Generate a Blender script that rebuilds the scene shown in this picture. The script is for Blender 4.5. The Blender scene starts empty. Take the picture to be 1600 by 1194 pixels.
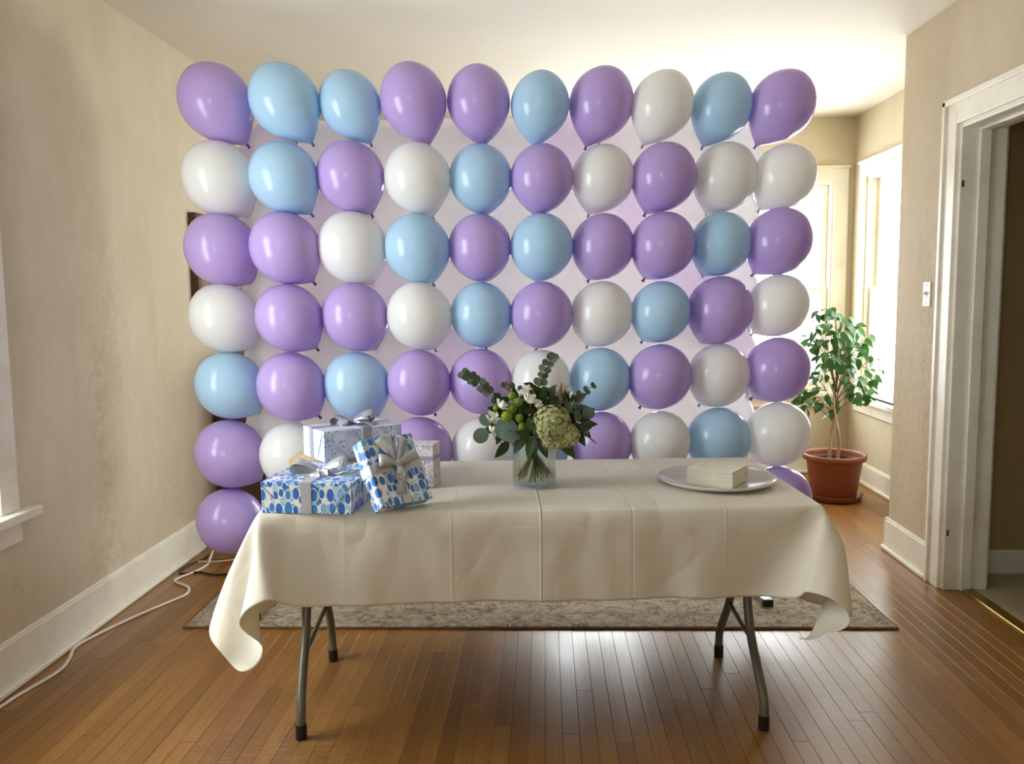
import bpy, bmesh, math, random
import numpy as np
from mathutils import Vector, Matrix, Quaternion

random.seed(11)
SC = bpy.context.scene
COL = SC.collection
PI = math.pi

# ------------------------------------------------------------------ camera
cd = bpy.data.cameras.new('camera'); cam = bpy.data.objects.new('camera', cd); COL.objects.link(cam)
cd.sensor_fit = 'HORIZONTAL'; cd.sensor_width = 36.0; cd.lens = 1327.5 * 36.0 / 1600.0
cd.clip_start = 0.05
_p, _f, _r = 0.10214, 0.03991, -0.00934
_fw = Vector((-math.sin(_f) * math.cos(_p), math.cos(_f) * math.cos(_p), -math.sin(_p)))
_rt = Vector((math.cos(_f), math.sin(_f), 0)); _up = _rt.cross(_fw)
_r2 = math.cos(_r) * _rt + math.sin(_r) * _up; _u2 = -math.sin(_r) * _rt + math.cos(_r) * _up
cam.matrix_world = Matrix(((_r2.x, _u2.x, -_fw.x, 0), (_r2.y, _u2.y, -_fw.y, 0), (_r2.z, _u2.z, -_fw.z, 1.45), (0, 0, 0, 1)))
SC.camera = cam

# ------------------------------------------------------------------ daylight: an overcast sky, everything comes in through the windows
SKY_STRENGTH = 14.5
w = bpy.data.worlds.new('sky'); SC.world = w; w.use_nodes = True
w.node_tree.nodes['Background'].inputs[0].default_value = (0.93, 0.97, 1.0, 1)
w.node_tree.nodes['Background'].inputs[1].default_value = SKY_STRENGTH
SC.view_settings.view_transform = 'Standard'; SC.view_settings.look = 'None'
SC.view_settings.exposure = 0.0; SC.view_settings.gamma = 1.0; SC.view_settings.use_curve_mapping = False
SC.cycles.max_bounces = 10; SC.cycles.diffuse_bounces = 6; SC.cycles.glossy_bounces = 4
SC.cycles.transmission_bounces = 8; SC.cycles.transparent_max_bounces = 12
SC.cycles.caustics_reflective = False; SC.cycles.caustics_refractive = False
SC.cycles.sample_clamp_indirect = 8.0
SC.cycles.use_denoising = True

def portal(name, loc, normal, sx, sy):
    """marks a window opening for the sky sampler (a Cycles light portal, no light of its own)"""
    l = bpy.data.lights.new(name, 'AREA'); l.shape = 'RECTANGLE'; l.size = sx; l.size_y = sy
    l.cycles.is_portal = True
    o = bpy.data.objects.new(name, l); COL.objects.link(o); o.location = loc
    o.rotation_euler = Vector(normal).to_track_quat('-Z', 'Y').to_euler()
portal('portal_left', (-2.17, 2.435, 1.49), (1, 0, 0), 1.07, 1.65)
portal('portal_back', (0.40, 7.02, 1.49), (0, -1, 0), 0.92, 1.65)
portal('portal_back_right', (1.80, 7.02, 1.49), (0, -1, 0), 0.92, 1.65)
portal('portal_alcove', (2.58, 5.95, 1.49), (-1, 0, 0), 1.24, 1.65)
portal('portal_front', (-1.25, -2.17, 1.49), (0, 1, 0), 0.6, 1.65)

# ------------------------------------------------------------------ helpers
def lin(c):
    if isinstance(c, str):
        c = [int(c[i:i + 2], 16) / 255 for i in (0, 2, 4)]
    return tuple(x / 12.92 if x <= .04045 else ((x + .055) / 1.055) ** 2.4 for x in c) + (1.0,)

class NM:
    """a node material with short ways to add nodes"""
    def __init__(s, name):
        s.m = bpy.data.materials.new(name); s.m.use_nodes = True
        s.t = s.m.node_tree; s.b = s.t.nodes['Principled BSDF']; s.out = s.t.nodes['Material Output']
    def n(s, typ, ins=None, **kw):
        nd = s.t.nodes.new(typ)
        for k, v in kw.items(): setattr(nd, k, v)
        for k, v in (ins or {}).items(): s.put(nd, k, v)
        return nd
    def put(s, nd, k, v):
        i = nd.inputs[k]
        if isinstance(v, bpy.types.NodeSocket): s.t.links.new(v, i)
        elif isinstance(v, bpy.types.Node): s.t.links.new(v.outputs[0], i)
        else: i.default_value = v
    def bsdf(s, **kw):
        for k, v in kw.items(): s.put(s.b, k.replace('_', ' '), v)
        return s
    def math(s, op, a, b=0.0, c=None, clamp=False):
        nd = s.n('ShaderNodeMath', operation=op, use_clamp=clamp); s.put(nd, 0, a); s.put(nd, 1, b)
        if c is not None: s.put(nd, 2, c)
        return nd.outputs[0]
    def mix(s, f, a, b, mode='MIX'):
        nd = s.n('ShaderNodeMix', data_type='RGBA', blend_type=mode)
        s.put(nd, 0, f); s.put(nd, 6, a); s.put(nd, 7, b); return nd.outputs[2]
    def noise(s, vec, scale, detail=3, rough=.55, dist=0.0):
        return s.n('ShaderNodeTexNoise', {'Vector': vec, 'Scale': scale, 'Detail': detail, 'Roughness': rough, 'Distortion': dist}).outputs[0]
    def ramp(s, f, stops, interp='LINEAR'):
        nd = s.n('ShaderNodeValToRGB', {0: f}); cr = nd.color_ramp; cr.interpolation = interp
        while len(cr.elements) < len(stops): cr.elements.new(0.5)
        for e, (p, c) in zip(cr.elements, stops): e.position = p; e.color = c if len(c) == 4 else c + (1,)
        return nd.outputs[0]
    def maprange(s, v, a, b, c=0.0, d=1.0):
        return s.n('ShaderNodeMapRange', {0: v, 1: a, 2: b, 3: c, 4: d}, clamp=True).outputs[0]
    def coord(s, which='Object'):
        return s.n('ShaderNodeTexCoord').outputs[which]
    def pos(s): return s.n('ShaderNodeNewGeometry').outputs['Position']
    def scale(s, vec, sc, loc=(0, 0, 0), rot=(0, 0, 0)):
        return s.n('ShaderNodeMapping', {'Vector': vec, 'Scale': sc, 'Location': loc, 'Rotation': rot}).outputs[0]
    def bump(s, h, strength=.3, dist=.01):
        return s.n('ShaderNodeBump', {'Height': h, 'Strength': strength, 'Distance': dist}).outputs[0]

def plain(name, c, rough=.5, metal=0.0, spec=.5, nscale=0, namt=.06, bump=0.0):
    m = NM(name); col = lin(c)
    if nscale:
        nz = m.noise(m.coord(), nscale, 4)
        dark = tuple(x * (1 - namt * 2.5) for x in col[:3]) + (1,); light = tuple(min(1, x * (1 + namt * 2.5)) for x in col[:3]) + (1,)
        m.bsdf(Base_Color=m.ramp(nz, [(.3, dark), (.7, light)]))
        if bump: m.bsdf(Normal=m.bump(nz, bump, .003))
    else: m.bsdf(Base_Color=col)
    m.bsdf(Roughness=rough, Metallic=metal); m.b.inputs['Specular IOR Level'].default_value = spec
    return m.m

def obj(name, bm, mat, parent=None, smooth=False, loc=None):
    me = bm if isinstance(bm, bpy.types.Mesh) else bpy.data.meshes.new(name)
    if not isinstance(bm, bpy.types.Mesh):
        bm.to_mesh(me); bm.free()
    if mat and not me.materials: me.materials.append(mat)
    if smooth: me.shade_smooth()
    o = bpy.data.objects.new(name, me); COL.objects.link(o)
    if parent: o.parent = parent
    if loc is not None: o.location = loc
    return o

def empty(name, loc, rot=None):
    o = bpy.data.objects.new(name, None); COL.objects.link(o); o.location = loc; o.empty_display_size = .1
    if rot is not None: o.rotation_euler = rot
    return o

def tag(o, label, cat, group=None):
    o['label'] = label; o['category'] = cat
    if group: o['group'] = group
    return o

def struct(o):
    o['kind'] = 'structure'; return o

def box(bm, lo, hi, bevel=0.0, seg=1):
    r = bmesh.ops.create_cube(bm, size=1.0); v = r['verts']
    lo, hi = Vector(lo), Vector(hi); c = (lo + hi) / 2; d = hi - lo
    for x in v: x.co = Vector((x.co.x * d.x, x.co.y * d.y, x.co.z * d.z)) + c
    if bevel:
        e = list({e for x in v for e in x.link_edges})
        bmesh.ops.bevel(bm, geom=e, offset=bevel, segments=seg, affect='EDGES', profile=.5)
    return v

def boxes(*bs, bevel=0.0, seg=1):
    bm = bmesh.new()
    for lo, hi in bs: box(bm, lo, hi, bevel, seg)
    return bm

def spline(pts, n=8):
    """Catmull-Rom through the points"""
    P = [Vector(p) for p in pts]; P = [P[0] * 2 - P[1]] + P + [P[-1] * 2 - P[-2]]; out = []
    for i in range(1, len(P) - 2):
        for k in range(n):
            t = k / n; a, b, c, d = P[i - 1:i + 3]
            out.append(.5 * ((2 * b) + (c - a) * t + (2 * a - 5 * b + 4 * c - d) * t * t + (3 * b - a - 3 * c + d) * t ** 3))
    out.append(P[-2]); return out

def tube(bm, pts, rad, seg=8, caps=True):
    """a round tube along points; rad is a number or one per point"""
    P = [Vector(p) for p in pts]; R = rad if isinstance(rad, (list, tuple)) else [rad] * len(P)
    nrm = None; rings = []
    for i, p in enumerate(P):
        t = (P[min(i + 1, len(P) - 1)] - P[max(i - 1, 0)]).normalized()
        if nrm is None: nrm = t.orthogonal().normalized()
        nrm = (nrm - t * nrm.dot(t)).normalized(); b = t.cross(nrm)
        rings.append([bm.verts.new(p + R[i] * (math.cos(a) * nrm + math.sin(a) * b)) for a in [2 * PI * k / seg for k in range(seg)]])
    for r0, r1 in zip(rings, rings[1:]):
        for k in range(seg): bm.faces.new((r0[k], r0[(k + 1) % seg], r1[(k + 1) % seg], r1[k]))
    if caps:
        bm.faces.new(rings[0][::-1]); bm.faces.new(rings[-1])

def lathe(bm, prof, seg=32, center=(0, 0, 0), closed=False):
    """turn a (radius, z) profile about z"""
    c = Vector(center); rings = []
    for r, z in prof:
        if r < 1e-6: rings.append([bm.verts.new(c + Vector((0, 0, z)))])
        else: rings.append([bm.verts.new(c + Vector((r * math.cos(2 * PI * k / seg), r * math.sin(2 * PI * k / seg), z))) for k in range(seg)])
    pairs = list(zip(rings, rings[1:])) + ([(rings[-1], rings[0])] if closed else [])
    for a, b in pairs:
        for k in range(seg):
            k2 = (k + 1) % seg
            f = [a[k % len(a)]] + ([a[k2]] if len(a) > 1 else []) + ([b[k2]] if len(b) > 1 else []) + [b[k % len(b)]]
            if len(f) > 2: bm.faces.new(f)

def sheet_uv_box(me):
    """box mapped uv in metres (object space)"""
    uv = me.uv_layers.new(name='uv')
    for p in me.polygons:
        n = p.normal; ax = max(range(3), key=lambda i: abs(n[i]))
        for li in p.loop_indices:
            c = me.vertices[me.loops[li].vertex_index].co
            uv.data[li].uv = (c.y, c.z) if ax == 0 else (c.x, c.z) if ax == 1 else (c.x, c.y)

def ribbon(bm, pts, width_dir, width, thick=.0008):
    """flat band along points; width_dir one vector or one per point, width one number or one per point"""
    P = [Vector(p) for p in pts]; n = len(P)
    D = [Vector(d).normalized() for d in width_dir] if isinstance(width_dir, list) else [Vector(width_dir).normalized()] * n
    Wd = width if isinstance(width, list) else [width] * n
    rows = []
    for i, p in enumerate(P):
        t = (P[min(i + 1, n - 1)] - P[max(i - 1, 0)]).normalized(); nn = t.cross(D[i]).normalized() * thick / 2
        h = D[i] * Wd[i] / 2
        rows.append([bm.verts.new(p - h + nn), bm.verts.new(p + h + nn), bm.verts.new(p + h - nn), bm.verts.new(p - h - nn)])
    for a, b in zip(rows, rows[1:]):
        for k in range(4): bm.faces.new((a[k], a[(k + 1) % 4], b[(k + 1) % 4], b[k]))
    bm.faces.new(rows[0][::-1]); bm.faces.new(rows[-1])

# ------------------------------------------------------------------ materials
def wall_material(name, c_light, c_dark, seed, stain=.0):
    m = NM(name); p = m.pos()
    big = m.noise(m.scale(p, (1, 1, .45), (seed, seed * 2, 0)), 1.1, 4, .6)
    mid = m.noise(m.scale(p, (1, 1, .6), (seed, 0, 0)), 5.0, 5, .65)
    col = m.mix(m.maprange(m.math('MULTIPLY_ADD', mid, .5, m.math('MULTIPLY', big, .6)), .38, .72), lin(c_dark), lin(c_light))
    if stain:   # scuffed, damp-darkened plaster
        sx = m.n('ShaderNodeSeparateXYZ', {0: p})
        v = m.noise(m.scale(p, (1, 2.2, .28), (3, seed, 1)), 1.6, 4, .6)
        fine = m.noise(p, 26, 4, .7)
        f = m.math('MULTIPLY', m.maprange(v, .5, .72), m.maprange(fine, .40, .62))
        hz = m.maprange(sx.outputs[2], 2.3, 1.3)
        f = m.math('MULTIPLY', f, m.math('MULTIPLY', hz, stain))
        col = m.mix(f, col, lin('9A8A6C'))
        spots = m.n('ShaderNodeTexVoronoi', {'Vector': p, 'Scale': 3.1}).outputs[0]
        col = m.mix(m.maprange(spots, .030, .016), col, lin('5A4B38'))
    b1 = m.noise(p, 9, 5, .6); b2 = m.noise(p, 60, 4, .7)
    h = m.math('ADD', m.math('MULTIPLY', b1, 1.0), m.math('MULTIPLY', b2, .16))
    vor = m.n('ShaderNodeTexVoronoi', {'Vector': p, 'Scale': 24}, feature='SMOOTH_F1').outputs[0]
    h = m.math('ADD', h, m.math('MULTIPLY', m.maprange(m.noise(p, 3, 2), .5, .7), m.math('MULTIPLY', vor, .35)))
    m.bsdf(Base_Color=col, Roughness=.75, Normal=m.bump(h, .40, .012)); m.b.inputs['Specular IOR Level'].default_value = .3
    return m.m

M = {}
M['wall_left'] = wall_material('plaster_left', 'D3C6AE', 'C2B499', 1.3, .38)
M['wall'] = wall_material('plaster_cream', 'D2C6AC', 'C8BB9E', 4.1)
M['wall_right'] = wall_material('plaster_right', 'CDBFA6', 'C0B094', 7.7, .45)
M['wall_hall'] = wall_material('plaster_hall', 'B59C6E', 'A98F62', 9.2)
m = NM('ceiling_paint'); p = m.pos()
m.bsdf(Base_Color=m.mix(m.noise(p, 1.4, 4), lin('DAD4C5'), lin('E6E0D2')), Roughness=.8, Normal=m.bump(m.noise(p, 7, 5, .6), .25, .012)); M['ceiling'] = m.m
m = NM('white_gloss_paint'); p = m.pos()
m.bsdf(Base_Color=m.mix(m.maprange(m.noise(p, 5, 5, .65), .45, .75), lin('ECE7D8'), lin('DDD5C0')), Roughness=.38, Normal=m.bump(m.noise(m.scale(p, (1, 1, 1)), 18, 3), .12, .004)); M['paint'] = m.m
m = NM('window_glass')
gl = m.n('ShaderNodeBsdfGlossy', {'Roughness': .02}); tr = m.n('ShaderNodeBsdfTransparent', {'Color': (.97, .985, .98, 1)})
fr = m.n('ShaderNodeFresnel', {'IOR': 1.45}); bf = m.n('ShaderNodeNewGeometry').outputs['Backfacing']
fr = m.math('MULTIPLY', fr.outputs[0], m.math('SUBTRACT', 1.0, bf)); mx = m.n('ShaderNodeMixShader', {0: fr, 1: tr, 2: gl})
m.t.links.new(mx.outputs[0], m.out.inputs[0]); M['pane'] = m.m

# strip flooring: one tone per board, grain along it
m = NM('oak_strip'); c = m.coord('Object')
oi = m.n('ShaderNodeObjectInfo'); rnd = oi.outputs['Random']
off = m.n('ShaderNodeCombineXYZ', {0: m.math('MULTIPLY', rnd, 37.0), 1: m.math('MULTIPLY', rnd, 91.0), 2: 0.0})
v = m.n('ShaderNodeVectorMath', {0: c, 1: off}, operation='ADD').outputs[0]
tone = m.ramp(rnd, [(0, lin('875B26')), (.25, lin('93642C')), (.5, lin('9D6C33')), (.75, lin('A57337')), (1, lin('8C5E28'))])
g1 = m.noise(m.scale(v, (60, 3.0, 1)), 1.0, 5, .6, .6); g2 = m.noise(m.scale(v, (260, 9, 1)), 1.0, 3, .6)
col = m.mix(m.maprange(g1, .42, .72, 0, .55), tone, lin('6A481F'))
col = m.mix(m.maprange(g2, .5, .75, 0, .35), col, lin('5E411A'))
P_ = m.pos()
blot = m.noise(P_, 1.3, 2, .5)
col = m.mix(m.maprange(blot, .35, .8, 0, .5), col, lin('6C4A1E'))
# a worn, scratched patch before the left table legs and traffic wear by the door
sx = m.n('ShaderNodeSeparateXYZ', {0: P_})
def blob(cx, cy, r0, r1):
    dx = m.math('SUBTRACT', sx.outputs[0], cx); dy = m.math('SUBTRACT', sx.outputs[1], cy)
    d = m.math('SQRT', m.math('ADD', m.math('MULTIPLY', dx, dx), m.math('MULTIPLY', dy, dy)))
    return m.maprange(d, r1, r0)
wear = m.math('MAXIMUM', blob(-.85, 2.42, .15, .62), m.math('MULTIPLY', blob(1.1, 2.9, .1, .7), .7))
scr = m.noise(m.scale(P_, (14, 3.2, 1), rot=(0, 0, .5)), 3.0, 6, .8, .8)
scr2 = m.noise(m.scale(P_, (4, 40, 1), rot=(0, 0, .2)), 2.0, 5, .75)
wmask = m.math('MULTIPLY', wear, m.math('MULTIPLY', m.maprange(scr2, .44, .62), m.maprange(scr, .38, .60)))
col = m.mix(m.math('MULTIPLY', wmask, .5), col, lin('C8A27A'))
rough = m.math('MULTIPLY_ADD', m.noise(P_, 3.5, 2, .5), .14, .262)
rough = m.math('ADD', rough, m.math('MULTIPLY', wmask, .22))
hh = m.math('ADD', m.math('MULTIPLY', m.noise(m.scale(v, (14, 2.2, 1)), 1.0, 3), 1.0), m.math('MULTIPLY', g1, .12))
m.bsdf(Base_Color=col, Roughness=rough, Normal=m.bump(hh, .22, .004)); M['plank'] = m.m
M['subfloor'] = plain('floor_gap_dirt', '24160C', .9)

m = NM('linoleum'); p = m.pos()
m.bsdf(Base_Color=m.mix(m.noise(p, 4, 5), lin('A99C78'), lin('BDB08C')), Roughness=.45); M['lino'] = m.m
M['brass'] = plain('brass', 'A98C48', .42, 1.0, nscale=20)

m = NM('rug_pile'); c = m.coord('Object')
warp = m.noise(c, 6, 3); cv = m.n('ShaderNodeVectorMath', {0: c, 1: m.n('ShaderNodeTexNoise', {'Vector': c, 'Scale': 9.0, 'Detail': 3.0}).outputs['Color']}, operation='ADD').outputs[0]
vo = m.n('ShaderNodeTexVoronoi', {'Vector': m.scale(cv, (7, 11, 1)), 'Scale': 1.0}, feature='DISTANCE_TO_EDGE').outputs[0]
ln = m.maprange(vo, .16, .04)
fade = m.maprange(m.noise(c, 14, 5, .7), .34, .55)
f = m.math('MULTIPLY', ln, fade)
scroll = m.maprange(m.math('ABSOLUTE', m.math('SUBTRACT', m.noise(m.scale(c, (4, 6, 1)), 2.0, 4, .6, 1.5), .5)), .045, .012)
f = m.math('MAXIMUM', m.math('MULTIPLY', f, .7), m.math('MULTIPLY', scroll, fade))
col = m.mix(m.noise(c, 40, 4), lin('A8977C'), lin('BCAA8C'))
col = m.mix(m.math('MULTIPLY', f, .9), col, lin('463A2E'))
# border bands woven along the edges
s3 = m.n('ShaderNodeSeparateXYZ', {0: c})
ey = m.math('SUBTRACT', .76, m.math('ABSOLUTE', s3.outputs[1])); ex = m.math('SUBTRACT', 1.555, m.math('ABSOLUTE', s3.outputs[0]))
ed = m.math('MINIMUM', ey, ex)
for a in (.035, .15, .165):
    band = m.math('MULTIPLY', m.maprange(m.math('ABSOLUTE', m.math('SUBTRACT', ed, a)), .007, .004), .5)
    col = m.mix(band, col, lin('857A69'))
m.bsdf(Base_Color=col, Roughness=.95, Normal=m.bump(m.noise(c, 300, 2), .5, .003)); M['rug'] = m.m
M['rug_edge'] = plain('rug_binding', '6E4A33', .9)

# tablecloth: cream cotton, pressed fold lines in uv metres, fine wrinkles
m = NM('cream_tablecloth'); uv = m.n('ShaderNodeUVMap').outputs[0]
su = m.n('ShaderNodeSeparateXYZ', {0: uv}); U, V = su.outputs[0], su.outputs[1]
h = m.math('MULTIPLY', m.noise(m.scale(uv, (5, 3.5, 1)), 1.0, 2, .45), .016)
for x0, hgt, wd in ((-.005, .0032, .005), (-.285, .0011, .006), (-.62, .0007, .012), (.285, -.0010, .006), (.58, .0010, .006)):
    j = m.math('MULTIPLY', m.math('SUBTRACT', m.noise(m.scale(uv, (0, 9, 0)), 1.0, 2), .5), .006)
    d = m.math('ABSOLUTE', m.math('SUBTRACT', m.math('SUBTRACT', U, x0), j))
    h = m.math('ADD', h, m.math('MULTIPLY', m.maprange(d, wd, 0), hgt))
for y0, hgt in ((-.15, .0007), (-.455, -.0006), (.25, .0008)):
    d = m.math('ABSOLUTE', m.math('SUBTRACT', V, y0)); h = m.math('ADD', h, m.math('MULTIPLY', m.maprange(d, .010, 0), hgt))
wr = m.noise(m.scale(uv, (4.5, 2.6, 1), rot=(0, 0, .6)), 1.0, 2, .5, .3)
h = m.math('ADD', h, m.math('MULTIPLY', m.math('ABSOLUTE', m.math('SUBTRACT', wr, .5)), .020))
col = m.mix(m.noise(uv, 3, 4), lin('EEE7D6'), lin('F3EDDE'))
m.bsdf(Base_Color=col, Roughness=.62, Normal=m.bump(h, .9, 1.0)); m.b.inputs['Specular IOR Level'].default_value = .25
m.b.inputs['Sheen Weight'].default_value = .15
trl = m.n('ShaderNodeBsdfTranslucent', {'Color': lin('E6DDC4')}); mx = m.n('ShaderNodeMixShader', {0: .22, 1: m.b.outputs[0], 2: trl})
m.t.links.new(mx.outputs[0], m.out.inputs[0]); M['cloth'] = m.m

def balloon_mat(name, c, tc, tr_amt, rough=.2):
    m = NM(name); m.bsdf(Base_Color=lin(c), Roughness=rough, Normal=m.bump(m.noise(m.coord(), 2.5, 2), .03, .02))
    m.b.inputs['IOR'].default_value = 1.5; m.b.inputs['Specular IOR Level'].default_value = .5
    t = m.n('ShaderNodeBsdfTranslucent', {'Color': lin(tc)}); x = m.n('ShaderNodeMixShader', {0: tr_amt, 1: m.b.outputs[0], 2: t})
    m.t.links.new(x.outputs[0], m.out.inputs[0]); return m.m
M['bal_P'] = balloon_mat('purple_latex', 'C9AFE8', 'C4A2EA', .22)
M['bal_B'] = balloon_mat('blue_latex', 'BCDFF6', 'AEDAF8', .22)
M['bal_W'] = balloon_mat('white_latex', 'F7F7F6', 'F6F3EE', .28)
M['bal_R1'] = balloon_mat('pearl_latex', 'FAF8F6', 'FBF8F8', .78)
M['bal_R2'] = balloon_mat('pearl_lilac_latex', 'F5EEF6', 'F8F0FA', .78)
M['knot_P'] = plain('purple_knot', '4B2C66', .4); M['knot_B'] = plain('blue_knot', '4A6690', .4); M['knot_W'] = plain('white_knot', 'A8A090', .4)
M['steel'] = plain('brushed_aluminium', 'C9CACB', .3, 1.0, nscale=30); M['black_plastic'] = plain('black_plastic', '15130F', .45)
M['leg_paint'] = plain('grey_green_enamel', '6E6C5C', .38, .25, nscale=14, namt=.05)
M['table_plastic'] = plain('grey_plastic', 'B8B4A8', .5)
M['cable'] = plain('white_cable', 'E3D9CC', .45); M['cable_dark'] = plain('black_cable', '1B1410', .5)
M['switch'] = plain('switch_plastic', 'F1EEE6', .3)
m = NM('dark_wood'); c = m.coord()
m.bsdf(Base_Color=m.mix(m.noise(m.scale(c, (6, 6, 60)), 1.0, 4), lin('3B2112'), lin('61391E')), Roughness=.4); M['dark_wood'] = m.m
M['gilt'] = plain('worn_gilt', '8C7442', .4, .7, nscale=40)
m = NM('faded_print'); c = m.coord()
m.bsdf(Base_Color=m.ramp(m.noise(m.scale(c, (1, 5, 4)), 1.2, 5, .6), [(.3, lin('5A4A36')), (.5, lin('9C8F74')), (.7, lin('C4BCA4'))]), Roughness=.3); M['print'] = m.m

# gift papers
def paper_ovals(name, base, cols, sc, stretch):
    m = NM(name); uv = m.n('ShaderNodeUVMap').outputs[0]
    v = m.scale(uv, (sc, sc / stretch, 1))
    tile = m.n('ShaderNodeTexVoronoi', {'Vector': m.scale(uv, (sc * 1.15, sc * 1.3, 1), (.3, .7, 0)), 'Scale': 1.0, 'Randomness': .8}, distance='CHEBYCHEV')
    ts = m.n('ShaderNodeSeparateColor', {0: tile.outputs['Color']})
    col = m.ramp(ts.outputs[0], [(0, lin('F4F5F4')), (.26, lin('A8CCE6')), (.42, lin('F4F6F6')), (.60, lin('5E93D0')), (.72, lin('B9D6EA')), (.84, lin('3C78C4'))], 'CONSTANT')
    vo = m.n('ShaderNodeTexVoronoi', {'Vector': v, 'Scale': 1.0, 'Randomness': .38})
    s = m.n('ShaderNodeSeparateColor', {0: vo.outputs['Color']})
    oc = m.ramp(s.outputs[0], [(0, lin('2A6CC4')), (.4, lin('4086D8')), (.64, lin('8FC0E6')), (.76, lin('2C68BC'))], 'CONSTANT')
    r = m.math('MULTIPLY_ADD', s.outputs[1], .10, .36)
    d = vo.outputs['Distance']
    col = m.mix(m.maprange(m.math('SUBTRACT', d, r), .085, .06), col, lin('FAFAF8'))
    streak = m.mix(m.maprange(m.noise(m.scale(uv, (60, 25, 1)), 3.0, 3), .4, .7, 0, .35), oc, lin('6FA4DE'))
    col = m.mix(m.maprange(m.math('SUBTRACT', d, r), .03, .0), col, streak)
    m.bsdf(Base_Color=col, Roughness=.33, Normal=m.bump(m.noise(uv, 25, 3), .15, .003)); return m.m
M['paper_blue'] = paper_ovals('blue_oval_paper', 'F2F4F5', None, 36, 1.75)
M['paper_blue2'] = paper_ovals('blue_oval_paper_fine', 'F2F4F5', None, 36, 1.5)
m = NM('speckled_paper'); uv = m.n('ShaderNodeUVMap').outputs[0]
vo = m.n('ShaderNodeTexVoronoi', {'Vector': m.scale(uv, (150, 110, 1)), 'Scale': 1.0}); sp = m.n('ShaderNodeSeparateColor', {0: vo.outputs['Color']})
dot = m.math('MULTIPLY', m.math('LESS_THAN', vo.outputs['Distance'], .40), m.math('GREATER_THAN', sp.outputs[0], .35))
cl = m.maprange(m.noise(uv, 14, 3), .35, .55); dot = m.math('MULTIPLY', dot, m.math('MULTIPLY_ADD', cl, .8, .2))
tint = m.ramp(sp.outputs[1], [(0, lin('5F7FC0')), (.5, lin('8B86B0')), (.8, lin('3F62AE'))], 'CONSTANT')
m.bsdf(Base_Color=m.mix(dot, m.mix(m.maprange(m.noise(uv, 18, 4), .4, .65), lin('E6EAF4'), lin('BCC8E8')), tint), Roughness=.4); M['paper_speck'] = m.m
m = NM('marbled_lilac_paper'); uv = m.n('ShaderNodeUVMap').outputs[0]
m.bsdf(Base_Color=m.mix(m.maprange(m.noise(uv, 70, 5, .7, 1.0), .48, .56), lin('E9E4E6'), lin('B5A8B8')), Roughness=.45); M['paper_lilac'] = m.m
M['kraft'] = plain('kraft_board', 'C9AE82', .7, nscale=20)
m = NM('silver_satin'); c = m.coord()
m.bsdf(Base_Color=lin('C9CBD0'), Roughness=.34, Metallic=.35, Normal=m.bump(m.noise(m.scale(c, (30, 30, 30)), 1.0, 2), .15, .004)); M['satin'] = m.m
m = NM('grey_satin'); m.bsdf(Base_Color=lin('A3A6B4'), Roughness=.36, Metallic=.35); M['satin_grey'] = m.m
M['satin_lilac'] = plain('lilac_satin', 'A79CB0', .4)
M['paper_fold'] = plain('paper_fold_shadow_gap', '6D86B4', .6)  # grey-blue stands in for the shade along the paper flap edges

# table ware, bouquet, plant
M['plate'] = plain('stoneware_glaze', 'CFCBC4', .18); M['napkin'] = plain('napkin_paper', 'F0EADB', .9, nscale=30, namt=.02)
m = NM('vase_glass'); m.bsdf(Base_Color=(.96, .985, .97, 1), Roughness=.02, IOR=1.45); m.b.inputs['Transmission Weight'].default_value = 1.0
tr = m.n('ShaderNodeBsdfTransparent', {'Color': (.95, .97, .96, 1)}); mx = m.n('ShaderNodeMixShader', {0: .72, 1: m.b.outputs[0], 2: tr}); m.t.links.new(mx.outputs[0], m.out.inputs[0]); M['vase'] = m.m
m = NM('vase_water'); m.bsdf(Base_Color=(.97, .98, .95, 1), Roughness=.0, IOR=1.1); m.b.inputs['Transmission Weight'].default_value = 1.0
tr = m.n('ShaderNodeBsdfTransparent', {'Color': (.95, .96, .92, 1)}); mx = m.n('ShaderNodeMixShader', {0: .8, 1: m.b.outputs[0], 2: tr}); m.t.links.new(mx.outputs[0], m.out.inputs[0]); M['water'] = m.m
def leafmat(name, a, b, rough=.45, tr=.25):
    m = NM(name); r = m.n('ShaderNodeObjectInfo').outputs['Random']; nz = m.noise(m.coord(), 30, 3)
    col = m.mix(m.math('MULTIPLY_ADD', nz, .4, m.math('MULTIPLY', r, .7)), lin(a), lin(b)); m.bsdf(Base_Color=col, Roughness=rough)
    t = m.n('ShaderNodeBsdfTranslucent', {'Color': col}); x = m.n('ShaderNodeMixShader', {0: tr, 1: m.b.outputs[0], 2: t}); m.t.links.new(x.outputs[0], m.out.inputs[0]); return m.m
M['ficus_leaf'] = leafmat('ficus_leaf', '24481A', '3E6A28', .5, .2)
M['euc_leaf'] = leafmat('eucalyptus_leaf', '3E4E3A', '5E6F58', .6, .15)
M['silver_leaf'] = leafmat('silver_dollar_leaf', '3C5034', '6E8472', .55, .15)
M['cabbage_leaf'] = leafmat('pale_blue_green_leaf', '5A7264', '8AA398', .55, .15)
M['dark_leaf'] = leafmat('dark_green_leaf', '1E3012', '3A5220', .4, .15)
M['stem'] = plain('green_stem', '7E8038', .5, nscale=30, namt=.12); M['twig'] = plain('brown_twig', '5B4A36', .7)
M['white_petal'] = leafmat('white_petal', 'F0EEE2', 'FBF9F0', .6, .25)
M['mum'] = leafmat('lime_petal', '7F9A1E', 'A3B93A', .6, .2)
M['hydrangea'] = leafmat('hydrangea_petal', 'AFB27C', 'D2D2A2', .6, .25)
M['filler'] = leafmat('filler_brown', '7A6E4C', '9A8C66', .7, .2)
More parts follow.
